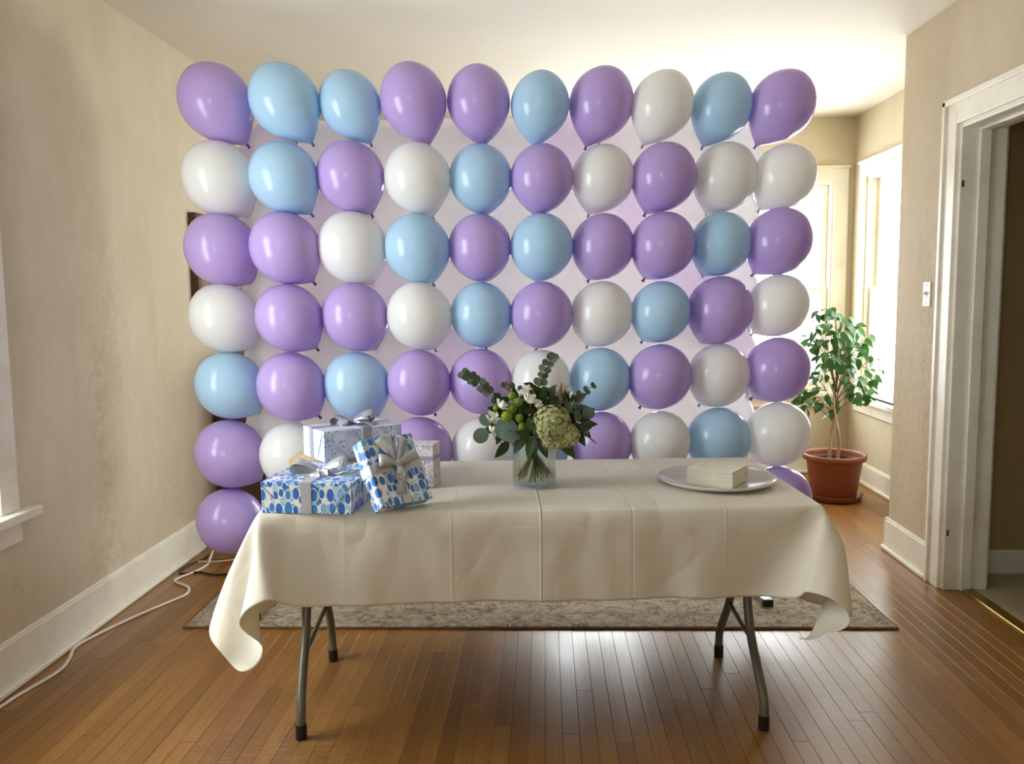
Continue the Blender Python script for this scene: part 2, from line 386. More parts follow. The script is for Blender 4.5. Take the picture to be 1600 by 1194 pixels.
m = NM('terracotta_plastic'); p = m.coord(); m.bsdf(Base_Color=m.mix(m.noise(p, 9, 4), lin('7C4024'), lin('8A4A2B')), Roughness=.5); M['terracotta'] = m.m
M['soil'] = plain('potting_soil', '1C130C', 1.0, 0.0, .05, nscale=60, namt=.2, bump=.6)
m = NM('ficus_bark'); c = m.coord(); m.bsdf(Base_Color=m.mix(m.noise(m.scale(c, (40, 40, 12)), 1.0, 4), lin('8E7458'), lin('BFA888')), Roughness=.8); M['bark'] = m.m

# ------------------------------------------------------------------ the room
LX, RX, AX, BY, FY, H = -2.01, 1.93, 2.41, 6.85, -2.0, 2.80   # left wall, right wall, alcove wall, back wall, wall behind the camera, ceiling
T = .16
Z0, Z1 = .66, 2.31                                             # window openings
struct(obj('wall_left', boxes(((LX - T, FY - T, 0), (LX, 1.90, H)), ((LX - T, 2.97, 0), (LX, BY + T, H)), ((LX - T, 1.90, 0), (LX, 2.97, Z0)), ((LX - T, 1.90, Z1), (LX, 2.97, H))), M['wall_left']))
wb = [((LX, BY, 0), (-.06, BY + T, H)), ((.86, BY, 0), (1.34, BY + T, H)), ((2.26, BY, 0), (AX + T, BY + T, H))]
for a, b in ((-.06, .86), (1.34, 2.26)): wb += [((a, BY, 0), (b, BY + T, Z0)), ((a, BY, Z1), (b, BY + T, H))]
struct(obj('wall_back', boxes(*wb), M['wall']))
struct(obj('wall_alcove', boxes(((AX, 4.77, 0), (AX + T, 5.33, H)), ((AX, 6.57, 0), (AX + T, BY, H)), ((AX, 5.33, 0), (AX + T, 6.57, Z0)), ((AX, 5.33, Z1), (AX + T, 6.57, H))), M['wall']))
DY0, DY1, DZ = 3.28, 4.12, 2.225
struct(obj('wall_right', boxes(((RX, FY - T, 0), (RX + .2, DY0, H)), ((RX, DY1, 0), (RX + .2, 4.77, H)), ((RX, DY0, DZ), (RX + .2, DY1, H))), M['wall_right']))
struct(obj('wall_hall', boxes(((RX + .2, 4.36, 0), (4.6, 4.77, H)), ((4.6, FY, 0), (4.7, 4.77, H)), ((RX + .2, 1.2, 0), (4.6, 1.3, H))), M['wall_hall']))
wf = [((LX, FY - T, 0), (-1.55, FY, H)), ((-.95, FY - T, 0), (RX, FY, H))]
for a, b in ((-1.55, -.95),): wf += [((a, FY - T, 0), (b, FY, Z0)), ((a, FY - T, Z1), (b, FY, H))]
struct(obj('wall_front', boxes(*wf), M['wall']))
struct(obj('ceiling', boxes(((LX - T, FY - T, H), (AX + T, BY + T, H + .12)), ((AX + T, FY, H), (4.7, 4.77, H + .12))), M['ceiling']))

# floor: dirt-dark subfloor, one board object each where the photograph shows them
floor = struct(obj('floor', boxes(((LX - T, FY - T, -.12), (RX + .13, 4.77, -.014)), ((LX - T, 4.77, -.12), (AX + T, BY + T, -.014)), ((RX + .13, FY, -.12), (4.7, 4.77, -.014))), M['subfloor']))
PW = .0572
def plank_mesh(w, l):
    bm = bmesh.new(); box(bm, (-w / 2, -l / 2, -.013), (w / 2, l / 2, 0))
    top = [e for e in bm.edges if all(v.co.z > -.001 for v in e.verts)]
    bmesh.ops.bevel(bm, geom=top, offset=.0006, segments=1, affect='EDGES')
    me = bpy.data.meshes.new('plank'); bm.to_mesh(me); bm.free(); me.materials.append(M['plank']); return me
rest = []
ns = int((AX - LX) / PW)
rg = random.Random(5)
made = 0
LENS = (.9, 1.25, 1.6, 2.0, 2.4)
plank_meshes = {}
for i in range(ns + 1):
    x0 = LX + i * PW; xc = x0 + PW / 2
    y_end = BY if xc < AX else BY
    y_lo = 2.0
    if xc > RX: y_lo = 4.77
    ends = []
    y = y_lo - (rg.random() * 1.2 if y_lo < 4 else 0)
    while y < y_end:
        l = rg.choice(LENS); ends.append((y, min(y + l, y_end))); y += l
    for a, b in ends:
        a2 = max(a, y_lo)
        if b - a2 < .03: continue
        key = round(b - a2, 2); key = max(key, .03)
        # boards right under the rug or hidden behind the balloons go in the joined rest
        hidden = (a2 > 3.62 and b < 5.0 and -1.5 < xc < 1.4) or (a2 > 4.35 and -1.6 < xc < 1.2) or (xc < -1.2 and a2 > 4.7)
        if hidden or made >= 290: rest.append((x0, a2, b)); continue
        if key not in plank_meshes: plank_meshes[key] = plank_mesh(PW - .0009, key - .0008)
        o = bpy.data.objects.new('plank', plank_meshes[key]); COL.objects.link(o); o.parent = floor
        o.location = (xc, (a2 + b) / 2, rg.uniform(-.0006, .0002)); o.rotation_euler = (0, rg.uniform(-.003, .003), 0); made += 1
    if xc < RX + .13: rest += [(x0, FY + k * 1.35, min(FY + k * 1.35 + 1.35, 2.0)) for k in range(3) if FY + k * 1.35 < 2.0]
    if RX < xc < RX + .115: rest.append((x0, DY0 + .03, DY1 - .03))
bm = bmesh.new()
for x0, a, b in rest: box(bm, (x0 + .0005, a + .0004, -.013), (x0 + PW - .0005, b - .0004, 0))
rb = obj('boards', bm, M['plank'], floor); rb['kind'] = 'stuff'
struct(obj('floor_hall', boxes(((RX + .13, 1.3, -.013), (4.6, 4.36, .004))), M['lino']))
t = obj('threshold_strip', None or (lambda b: (box(b, (RX + .085, DY0 + .01, -.002), (RX + .145, DY1 - .01, .009), .004), b)[1])(bmesh.new()), M['brass'])
struct(t); t.name = 'trim_1'

def baseboard(name, pts, h=.185, th=.02, shoe=True, normal=None):
    """board along a straight run, its cap bead and its shoe moulding as children"""
    (x0, y0), (x1, y1) = pts; n = Vector(normal)
    def run(t0, t1, za, zb, bev):
        bm = bmesh.new()
        lo = (min(x0, x1) + min(n.x * t0, n.x * t1), min(y0, y1) + min(n.y * t0, n.y * t1), za)
        hi = (max(x0, x1) + max(n.x * t0, n.x * t1), max(y0, y1) + max(n.y * t0, n.y * t1), zb)
        box(bm, lo, hi, bev, 2); return bm
    b = struct(obj(name, run(0, th, 0, h, .003), M['paint']))
    obj('cap_bead', run(0, th * .6, h - .001, h + .012, .004), M['paint'], b)
    if shoe: obj('shoe_moulding', run(th, th + .016, 0.0005, .024, .006), M['paint'], b)
    return b
baseboard('baseboard_left', ((LX, FY), (LX, BY)), .18, normal=(1, 0, 0))
baseboard('baseboard_back', ((LX + .02, BY), (AX, BY)), .15, normal=(0, -1, 0))
baseboard('baseboard_alcove', ((AX, 4.79), (AX, BY - .02)), .15, normal=(-1, 0, 0))
baseboard('baseboard_right', ((RX, DY1 + .12), (RX, 4.787)), .17, normal=(-1, 0, 0))
baseboard('baseboard_right_near', ((RX, FY), (RX, DY0 - .12)), .17, normal=(-1, 0, 0))
baseboard('baseboard_return', ((RX - .02, 4.77), (AX - .02, 4.77)), .17, normal=(0, 1, 0))
baseboard('baseboard_hall', ((RX + .2, 4.36), (4.6, 4.36)), .11, .014, normal=(0, -1, 0))

# door casing and jamb
dr = struct(empty('door_1', (RX, DY1, 0)))
def dpart(name, *bs, bevel=.003):
    bm = boxes(*bs, bevel=bevel, seg=2); bmesh.ops.translate(bm, verts=bm.verts, vec=(-RX, -DY1, 0)); return obj(name, bm, M['paint'], dr)
dpart('side_casing', ((RX - .022, DY1 - .004, 0), (RX, DY1 + .105, DZ + .10)))
dpart('back_band', ((RX - .034, DY1 + .092, 0), (RX, DY1 + .120, DZ + .115)))
dpart('head_casing', ((RX - .022, DY0 - .105, DZ - .004), (RX, DY1 - .004, DZ + .10)))
dpart('head_back_band', ((RX - .034, DY0 - .12, DZ + .09), (RX, DY1 + .120, DZ + .118)))
dpart('near_casing', ((RX - .022, DY0 - .105, 0), (RX, DY0 + .004, DZ - .004)))
dpart('jamb', ((RX - .004, DY1 - .026, 0), (RX + .204, DY1 + .004, DZ)))
dpart('near_jamb', ((RX - .004, DY0 - .004, 0), (RX + .204, DY0 + .026, DZ)))
dpart('head_jamb', ((RX - .004, DY0 + .026, DZ - .026), (RX + .204, DY1 - .026, DZ + .004)))
dpart('door_stop', ((RX + .075, DY1 - .040, 0), (RX + .125, DY1 - .026, DZ - .026)))
dpart('head_stop', ((RX + .075, DY0 + .026, DZ - .04), (RX + .125, DY1 - .040, DZ - .026)))
dpart('hall_casing', ((RX + .2, DY1 - .004, 0), (RX + .222, DY1 + .10, DZ + .10)))
for z in (1.93, .27):
    bm = boxes(((RX + .004, DY1 - .0275, z), (RX + .014, DY1 - .0255, z + .03)))
    bmesh.ops.translate(bm, verts=bm.verts, vec=(-RX, -DY1, 0)); o = obj('hinge_mortise', bm, M['dark_wood'], dr)

# windows: casing, stool, apron, two sashes each with stiles, rails and its pane
def window(name, o, ux, n, wd, horns=.07, extra=()):
    """o: lower-left corner of the opening on the wall face, ux: unit along the wall, n: into the room"""
    o = Vector(o); ux = Vector(ux); n = Vector(n)
    root = struct(empty(name, o)); ht = Z1 - Z0
    def bx(nm, u0, u1, d0, d1, z0, z1, mat='paint', par=root, bev=.004):
        a = ux * u0 + n * d0; b = ux * u1 + n * d1
        bm = boxes(((min(a.x, b.x), min(a.y, b.y), z0), (max(a.x, b.x), max(a.y, b.y), z1)), bevel=bev, seg=2)
        return obj(nm, bm, M[mat], par)
    c = .105
    bx('side_casing', -c, .004, 0, .02, 0, ht); bx('side_casing', wd - .004, wd + c, 0, .02, 0, ht)
    bx('head_casing', -c, wd + c, 0, .022, ht - .004, ht + .10); bx('head_cap', -c - .012, wd + c + .012, 0, .036, ht + .098, ht + .118)
    bx('stool', -c - horns, wd + c + horns, -.10, .065, -.035, 0); bx('apron', -c - .01, wd + c + .01, 0, .018, -.125, -.035)
    bx('jamb_liner', -.001, .02, -T, 0, 0, ht); bx('jamb_liner', wd - .02, wd + .001, -T, 0, 0, ht); bx('head_liner', .02, wd - .02, -T, 0, ht - .02, ht + .001); bx('outer_sill', 0, wd, -T - .03, -.10, -.04, .004)
    mid = ht * .49
    for nm, z0, z1, d in (('lower_sash', -.002, mid + .02, -.065), ('upper_sash', mid - .02, ht - .02, -.105)):
        s = bx(nm, .02, .065, d, d + .032, z0, z1)
        bx('stile', wd - .065, wd - .02, d, d + .032, z0, z1, par=s); bx('rail', .065, wd - .065, d, d + .032, z0, z0 + (.07 if 'low' in nm else .038), par=s); bx('rail', .065, wd - .065, d, d + .032, z1 - .038, z1, par=s)
        bx('pane', .06, wd - .06, d + .014, d + .018, z0 + .03, z1 - .03, 'pane', s, 0)
    return root
window('window_1', (LX, 1.90, Z0), (0, 1, 0), (1, 0, 0), 1.07)
window('window_2', (-.06, BY, Z0), (1, 0, 0), (0, -1, 0), .92, horns=.03)
window('window_3', (1.34, BY, Z0), (1, 0, 0), (0, -1, 0), .92, horns=-.03)
window('window_4', (AX, 5.33, Z0), (0, 1, 0), (-1, 0, 0), 1.24, horns=-.02)
window('window_5', (-1.55, FY, Z0), (1, 0, 0), (0, 1, 0), .6)

# light switch
sw = tag(empty('light_switch', (RX, 4.393, 1.434)), 'white toggle light switch plate on the wall beside the doorway', 'light switch')
bm = bmesh.new(); box(bm, (-.007, -.040, -.062), (0, .040, .062), .003, 2); obj('plate', bm, M['switch'], sw)
bm = bmesh.new(); box(bm, (-.0085, -.008, -.016), (-.006, .008, .016)); obj('toggle_slot', bm, M['table_plastic'], sw)
bm = bmesh.new(); box(bm, (-.022, -.005, -.002), (-.006, .005, .012), .002); obj('toggle', bm, M['switch'], sw)
for z in (-.045, .045):
    bm = bmesh.new(); bmesh.ops.create_uvsphere(bm, u_segments=8, v_segments=6, radius=.004); obj('screw', bm, M['steel'], sw, True, (-.007, 0, z))

# ------------------------------------------------------------------ rug
rug = tag(empty('rug', (-.055, 4.335, 0), (0, 0, .012)), 'faded beige rug with a worn dark scroll pattern under the balloon wall', 'rug')
bm = bmesh.new(); box(bm, (-1.552, -.757, .0005), (1.552, .757, .011), .003); obj('pile', bm, M['rug'], rug)
obj('binding', boxes(((-1.56, -.765, .0005), (1.56, -.756, .009)), ((-1.56, .756, .0005), (1.56, .765, .009)), ((-1.56, -.757, .0005), (-1.551, .757, .009)), ((1.551, -.757, .0005), (1.56, .757, .009)), bevel=.003), M['rug_edge'], rug)

# ------------------------------------------------------------------ folding table and its cloth
TC = Vector((-.038, 3.03, 0)); TR = math.radians(3.4)
tb = tag(empty('folding_table', TC, (0, 0, TR)), 'folding table with grey-green tubular steel legs under the cream cloth', 'table')
TZ = .770
bm = bmesh.new(); box(bm, (-.885, -.40, TZ - .042), (.885, .40, TZ), .012, 3); obj('tabletop', bm, M['table_plastic'], tb)
inv = (Matrix.Translation(TC) @ Matrix.Rotation(TR, 4, 'Z')).inverted()
def tl(*p): return inv @ Vector(p)
for nm, fx, fy, rx, ry, topx in (('l', -.812, 2.64, -.855, 3.24, -.83), ('r', .721, 2.735, .688, 3.31, .70)):
    yc = (fy + ry) / 2
    for x, y, sg in ((fx, fy, -1), (rx, ry, 1)):
        pts = spline([tl(x, y, .014), tl(x, y - sg * .008, .10), tl(x + (topx - x) * .4, y - sg * .06, .18), tl(x + (topx - x) * .8, y - sg * .135, .28), tl(topx, y - sg * .175, .40), tl(topx, y - sg * .19, .56), tl(topx, y - sg * .195, .735)], 5)
        bm = bmesh.new(); tube(bm, pts, .0155, 14); leg = obj('leg', bm, M['leg_paint'], tb, True)
        bm = bmesh.new(); d = (pts[2] - pts[0]).normalized(); tube(bm, [pts[0] - Vector((0, 0, .014)), pts[0] + d * .034], .0185, 14); obj('foot_cap', bm, M['black_plastic'], leg)
    bm = bmesh.new(); tube(bm, [tl((rx + topx) / 2, ry - .13, .275), tl((fx + topx) / 2, fy + .115, .25)], .0085, 10); obj('brace', bm, M['leg_paint'], tb, True)
    bm = bmesh.new(); tube(bm, [tl(topx, yc - .13, .728), tl(topx, yc + .13, .728)], .012, 10); obj('top_bar', bm, M['leg_paint'], tb, True)

BALLOONS = [
    (1,1,'P',-1.455,3.814,2.314,0.1572,-0.538,-0.204,0.818), (1,2,'B',-1.137,3.778,2.306,0.1496,-0.501,-0.209,0.840),
    (1,3,'B',-0.860,3.835,2.298,0.1345,-0.422,-0.219,0.880), (1,4,'P',-0.577,3.831,2.311,0.1452,-0.295,-0.231,0.927),
    (1,5,'P',-0.293,3.888,2.313,0.1413,-0.071,-0.241,0.968), (1,6,'B',-0.018,3.883,2.292,0.1308,0.152,-0.239,0.959),
    (1,7,'P',0.257,3.938,2.307,0.1438,0.334,-0.228,0.915), (1,8,'W',0.528,3.933,2.293,0.1375,0.418,-0.220,0.881),
    (1,9,'B',0.803,3.987,2.291,0.1361,0.397,-0.222,0.890), (1,10,'P',1.071,3.981,2.291,0.1442,0.504,-0.209,0.838),
    (2,1,'W',-1.455,3.814,1.982,0.1608,-0.485,-0.437,0.757), (2,2,'B',-1.151,3.777,1.977,0.1497,-0.467,-0.442,0.766),
    (2,3,'P',-0.866,3.835,1.985,0.1500,-0.356,-0.467,0.809), (2,4,'W',-0.566,3.832,1.975,0.1480,-0.267,-0.482,0.835),
    (2,5,'B',-0.289,3.889,1.978,0.1423,-0.065,-0.499,0.864), (2,6,'P',-0.013,3.884,1.974,0.1417,0.128,-0.496,0.859),
    (2,7,'W',0.264,3.939,1.978,0.1418,0.311,-0.475,0.823), (2,8,'P',0.538,3.934,1.978,0.1457,0.369,-0.465,0.805),
    (2,9,'W',0.824,3.988,1.981,0.1473,0.343,-0.470,0.814), (2,10,'W',1.091,3.982,1.978,0.1407,0.479,-0.439,0.760),
    (3,1,'P',-1.458,3.814,1.668,0.1593,-0.492,-0.487,0.722), (3,2,'P',-1.156,3.776,1.670,0.1543,-0.460,-0.497,0.736),
    (3,3,'W',-0.867,3.835,1.671,0.1563,-0.344,-0.525,0.778), (3,4,'B',-0.574,3.832,1.665,0.1471,-0.275,-0.538,0.797),
    (3,5,'P',-0.296,3.888,1.669,0.1434,-0.065,-0.558,0.827), (3,6,'B',-0.015,3.884,1.669,0.1428,0.128,-0.555,0.822),
    (3,7,'P',0.264,3.939,1.670,0.1429,0.311,-0.531,0.788), (3,8,'P',0.537,3.933,1.671,0.1454,0.372,-0.519,0.770),
    (3,9,'B',0.809,3.987,1.678,0.1393,0.362,-0.521,0.773), (3,10,'P',1.073,3.981,1.686,0.1480,0.460,-0.497,0.736),
    (4,1,'W',-1.460,3.814,1.361,0.1519,-0.506,-0.482,0.715), (4,2,'P',-1.150,3.777,1.359,0.1478,-0.474,-0.492,0.730),
    (4,3,'P',-0.864,3.835,1.360,0.1496,-0.362,-0.521,0.773), (4,4,'W',-0.570,3.832,1.362,0.1476,-0.272,-0.538,0.798),
    (4,5,'B',-0.293,3.888,1.364,0.1419,-0.067,-0.558,0.827), (4,6,'P',-0.018,3.883,1.362,0.1443,0.130,-0.554,0.822),
    (4,7,'W',0.260,3.938,1.362,0.1445,0.314,-0.531,0.787), (4,8,'B',0.529,3.933,1.369,0.1358,0.397,-0.513,0.761),
    (4,9,'P',0.810,3.987,1.374,0.1513,0.343,-0.525,0.779), (4,10,'W',1.075,3.981,1.393,0.1388,0.495,-0.486,0.720),
    (5,1,'B',-1.449,3.815,1.052,0.1502,-0.532,-0.474,0.702), (5,2,'P',-1.151,3.777,1.049,0.1519,-0.463,-0.496,0.735),
    (5,3,'B',-0.865,3.835,1.047,0.1501,-0.365,-0.521,0.772), (5,4,'P',-0.578,3.831,1.059,0.1451,-0.280,-0.537,0.796),
    (5,5,'P',-0.301,3.887,1.058,0.1453,-0.066,-0.558,0.827), (5,6,'W',-0.024,3.883,1.058,0.1390,0.134,-0.554,0.822),
    (5,7,'B',0.253,3.938,1.059,0.1421,0.317,-0.530,0.786), (5,8,'P',0.527,3.933,1.070,0.1464,0.379,-0.518,0.767),
    (5,9,'W',0.809,3.987,1.070,0.1435,0.356,-0.523,0.775), (5,10,'P',1.079,3.981,1.096,0.1473,0.464,-0.495,0.735),
    (6,1,'P',-1.459,3.814,0.735,0.1544,-0.517,-0.479,0.710), (6,2,'W',-1.152,3.777,0.732,0.1495,-0.474,-0.492,0.730),
    (6,3,'P',-0.874,3.834,0.734,0.1491,-0.365,-0.521,0.772), (6,4,'P',-0.577,3.831,0.747,0.1492,-0.277,-0.537,0.797),
    (6,5,'W',-0.292,3.888,0.739,0.1495,-0.064,-0.558,0.827), (6,6,'B',-0.027,3.882,0.750,0.1355,0.139,-0.554,0.821),
    (6,7,'P',0.257,3.938,0.756,0.1460,0.317,-0.530,0.786), (6,8,'W',0.531,3.933,0.764,0.1411,0.389,-0.515,0.764),
    (6,9,'B',0.812,3.987,0.766,0.1477,0.352,-0.523,0.776), (6,10,'W',1.086,3.982,0.792,0.1485,0.464,-0.495,0.735),
    (7,1,'P',-1.470,3.813,0.416,0.1504,-0.540,-0.471,0.698), (7,2,'B',-1.155,3.776,0.417,0.1485,-0.482,-0.490,0.727),
    (7,3,'W',-0.877,3.834,0.416,0.1466,-0.379,-0.518,0.767), (7,4,'B',-0.585,3.831,0.428,0.1475,-0.280,-0.537,0.796),
    (7,5,'P',-0.302,3.887,0.423,0.1477,-0.065,-0.558,0.827), (7,6,'W',-0.022,3.883,0.434,0.1413,0.134,-0.554,0.822),
    (7,7,'P',0.256,3.938,0.434,0.1429,0.320,-0.530,0.785), (7,8,'B',0.531,3.933,0.448,0.1422,0.389,-0.515,0.764),
    (7,9,'W',0.814,3.988,0.451,0.1466,0.359,-0.522,0.774), (7,10,'P',1.095,3.983,0.483,0.1519,0.453,-0.499,0.739),
]
REAR = [
    (1,1,-1.280,4.031,2.097,0.1594), (1,2,-1.019,4.056,2.101,0.1599), (1,3,-0.747,4.082,2.104,0.1605), (1,4,-0.461,4.108,2.107,0.1611), (1,5,-0.185,4.133,2.111,0.1616), (1,6,0.104,4.159,2.114,0.1622), (1,7,0.390,4.185,2.117,0.1627), (1,8,0.668,4.209,2.121,0.1633), (1,9,0.883,4.228,2.124,0.1636),
    (2,1,-1.283,4.031,1.780,0.1607), (2,2,-1.027,4.055,1.782,0.1612), (2,3,-0.755,4.081,1.785,0.1618), (2,4,-0.468,4.107,1.787,0.1624), (2,5,-0.191,4.133,1.789,0.1629), (2,6,0.100,4.159,1.791,0.1635), (2,7,0.387,4.185,1.793,0.1641), (2,8,0.666,4.209,1.795,0.1646), (2,9,0.882,4.228,1.798,0.1650),
    (3,1,-1.285,4.031,1.466,0.1619), (3,2,-1.035,4.055,1.468,0.1625), (3,3,-0.762,4.080,1.469,0.1631), (3,4,-0.474,4.107,1.470,0.1637), (3,5,-0.196,4.132,1.471,0.1642), (3,6,0.096,4.159,1.472,0.1648), (3,7,0.384,4.184,1.473,0.1653), (3,8,0.664,4.209,1.474,0.1659), (3,9,0.880,4.228,1.476,0.1663),
    (4,1,-1.288,4.031,1.148,0.1632), (4,2,-1.043,4.054,1.148,0.1638), (4,3,-0.770,4.079,1.148,0.1643), (4,4,-0.481,4.106,1.148,0.1649), (4,5,-0.202,4.132,1.148,0.1655), (4,6,0.091,4.158,1.148,0.1661), (4,7,0.380,4.184,1.148,0.1667), (4,8,0.662,4.209,1.148,0.1672), (4,9,0.879,4.228,1.149,0.1676),
    (5,1,-1.291,4.030,0.824,0.1645), (5,2,-1.051,4.053,0.824,0.1651), (5,3,-0.778,4.079,0.822,0.1657), (5,4,-0.488,4.106,0.821,0.1663), (5,5,-0.208,4.131,0.820,0.1668), (5,6,0.087,4.158,0.819,0.1674), (5,7,0.377,4.184,0.818,0.1680), (5,8,0.659,4.209,0.817,0.1685), (5,9,0.877,4.228,0.817,0.1690),
    (6,1,-1.294,4.030,0.495,0.1659), (6,2,-1.059,4.052,0.494,0.1664), (6,3,-0.786,4.078,0.491,0.1670), (6,4,-0.495,4.105,0.489,0.1676), (6,5,-0.214,4.131,0.487,0.1682), (6,6,0.082,4.157,0.484,0.1688), (6,7,0.373,4.183,0.482,0.1694), (6,8,0.657,4.208,0.480,0.1699), (6,9,0.876,4.227,0.480,0.1703),
]


def drape_cloth(hx, hy, zt, left, right, front, back, targets, h=.032, steps=230, iters=15):
    """position-based cloth: a flat sheet laid over the table, its overhang left to fall; targets nudge a few hem points the way the corners fold"""
    run = lambda *k: np.unique(np.concatenate([np.linspace(a, b, max(1, int(round((b - a) / h))) + 1) for a, b in zip(k, k[1:])]).round(6))
    e, f = .004, .018
    xs = run(-hx - left, -hx - f, -hx - e, -hx + e, -hx + f, hx - f, hx - e, hx + e, hx + f, hx + right); ys = run(-hy - front, -hy - f, -hy - e, -hy + e, -hy + f, hy - f, hy - e, hy + e, hy + f, hy + back)
    nx, ny = len(xs), len(ys); rng = np.random.RandomState(3)
    p = np.zeros((nx, ny, 3)); p[..., 0] = xs[:, None]; p[..., 1] = ys[None]; p[..., 2] = zt
    p[..., 2] -= .55 * (np.maximum(np.abs(p[..., 0]) - hx, 0) + np.maximum(np.abs(p[..., 1]) - hy, 0))
    p[..., :2] += (rng.rand(nx, ny, 2) - .5) * .002
    W = np.where((np.abs(p[..., 0]) < hx - .003) & (np.abs(p[..., 1]) < hy - .003), 0., 1.).reshape(-1)
    F0 = np.stack(np.meshgrid(xs, ys, indexing='ij'), -1).reshape(-1, 2)
    P = p.reshape(-1, 3).copy(); Q = P.copy(); I, J = np.meshgrid(np.arange(nx), np.arange(ny), indexing='ij'); cc = []
    for sx, sy, stiff in ((1, 0, 1), (0, 1, 1), (1, 1, .35), (1, -1, .35), (2, 0, .25), (0, 2, .25), (4, 0, .05), (0, 4, .05)):
        for k in range(2):
            a, s = (I, abs(sx)) if sx else (J, abs(sy))
            mk = ((a // s) % 2 == k) & (I + sx < nx) & (J + sy >= 0) & (J + sy < ny)
            A = I[mk] * ny + J[mk]; B = (I[mk] + sx) * ny + J[mk] + sy; ws = W[A] + W[B]; ok = ws > 0
            A, B, ws = A[ok], B[ok], ws[ok]
            cc.append((A, B, np.sqrt(((F0[A] - F0[B]) ** 2).sum(1)), stiff, (W[A] / ws)[:, None], (W[B] / ws)[:, None]))
    TG = [(int(np.argmin(abs(xs - u)) * ny + np.argmin(abs(ys - v))), np.array(tp), k) for u, v, tp, k in targets]
    r = .003; grav = 9.8 / 3600 * .35
    for st in range(steps):
        v = (P - Q) * (.985 if st < steps * .6 else .93); v[:, 2] -= grav
        Q = P.copy(); P = P + v * W[:, None]
        for it in range(iters):
            for i_, t_, k_ in TG: P[i_] += (t_ - P[i_]) * k_
            for A, B, L, s, wa, wb in cc:
                d = P[B] - P[A]; l = np.sqrt(np.einsum('ij,ij->i', d, d)) + 1e-9
                c = d * ((l - L) / l * s)[:, None]; P[A] += c * wa; P[B] -= c * wb
            cx = np.clip(P[:, 0], -hx + r, hx - r); cy = np.clip(P[:, 1], -hy + r, hy - r); cz = np.minimum(P[:, 2], zt - r)
            C = np.stack([cx, cy, cz], 1); d = P - C; l = np.sqrt(np.einsum('ij,ij->i', d, d)) + 1e-9
            mk = (l < r) & (W > 0); P[mk] = C[mk] + d[mk] * (r / l[mk])[:, None]
    return xs, ys, P.reshape(nx, ny, 3)
CHX, CHY, OL, OR_, OF, OB = .895, .41, .385, .375, .286, .54
NUDGE = [(-CHX - .15, -CHY - OF, tl(-.945, 2.40, .472), .03), (-CHX - .28, -CHY - OF, tl(-.875, 2.47, .385), .06), (-CHX - OL, -CHY - OF, tl(-.91, 2.43, .345), .06), (-CHX - OL, -CHY - OF + .14, tl(-1.02, 2.47, .395), .05),
         (CHX + .15, -CHY - OF, tl(.895, 2.50, .485), .03), (CHX + .28, -CHY - OF, tl(.79, 2.56, .45), .02), (CHX + OR_, -CHY - OF, tl(.76, 2.53, .43), .03), (CHX + OR_, -CHY - OF + .16, tl(.945, 2.60, .475), .03)]
xs, ys, g = drape_cloth(CHX, CHY, .775, OL, OR_, OF, OB, NUDGE)
nx, ny = g.shape[:2]
# soft waves down the front and back flaps, growing towards the hem
uu = xs[:, None]; vv = ys[None]
fall = np.clip((-.41 - vv) / .28, 0, 1) * np.clip((.86 - np.abs(uu)) / .15, 0, 1)
g[..., 1] -= fall * (.007 + .006 * np.sin(uu * 10.5 + .6) + .005 * np.sin(uu * 23 + 1.9) + .003 * np.sin(uu * 41 + vv * 9))
g[..., 2] += (np.abs(uu) < .86) * (np.abs(vv + 0 * uu) < .38) * (.0012 * np.sin(uu * 17 + vv * 5) + .001 * np.sin(vv * 31 - uu * 3) + .001)
bm = bmesh.new(); uvl = bm.loops.layers.uv.new('uv')
vs = [[bm.verts.new(g[i, j]) for j in range(ny)] for i in range(nx)]
for i in range(nx - 1):
    for j in range(ny - 1):
        f = bm.faces.new((vs[i][j], vs[i + 1][j], vs[i + 1][j + 1], vs[i][j + 1]))
        for lp, (a, b) in zip(f.loops, ((i, j), (i + 1, j), (i + 1, j + 1), (i, j + 1))): lp[uvl].uv = (uu[a, 0], vv[0, b])
cl = obj('tablecloth', bm, M['cloth'], None, True); cl.location = TC; cl.rotation_euler = (0, 0, TR)
md = cl.modifiers.new('smooth', 'SUBSURF'); md.levels = 1; md.render_levels = 2
md = cl.modifiers.new('thick', 'SOLIDIFY'); md.thickness = .0012; md.offset = 1
tag(cl, 'cream cotton tablecloth with pressed creases draped over the folding table', 'tablecloth')
# ------------------------------------------------------------------ balloon wall
PROF = [(0, 1.06), (.16, 1.045), (.32, .995), (.48, .91), (.63, .80), (.76, .66), (.87, .49), (.95, .30), (.99, .12), (1.0, -.04), (.985, -.20), (.945, -.36), (.88, -.52), (.79, -.68), (.68, -.83), (.545, -.965), (.415, -1.085), (.30, -1.18), (.20, -1.255), (.12, -1.315), (.06, -1.36), (.04, -1.375)]
PROF = [(r, z if z > -.2 else -.2 + (z + .2) * .97) for r, z in PROF]
def balloon_mesh(name, mat):
    bm = bmesh.new(); lathe(bm, PROF, 36); me = bpy.data.meshes.new(name); bm.to_mesh(me); bm.free(); me.materials.append(mat); me.shade_smooth(); return me
def knot_mesh(name, mat):
    bm = bmesh.new(); lathe(bm, [(.035, .03), (.05, .0), (.075, -.03), (.07, -.06), (.035, -.085), (.05, -.12), (.085, -.17), (.09, -.185), (.06, -.18), (0, -.15)], 10)
    me = bpy.data.meshes.new(name); bm.to_mesh(me); bm.free(); me.materials.append(mat); me.shade_smooth(); return me
ORD = ['first', 'second', 'third', 'fourth', 'fifth', 'sixth', 'seventh', 'eighth', 'ninth', 'tenth']
ROW = ['topmost', 'second', 'third', 'fourth', 'fifth', 'sixth', 'lowest']
CNAME = {'P': 'purple', 'B': 'pale blue', 'W': 'white'}
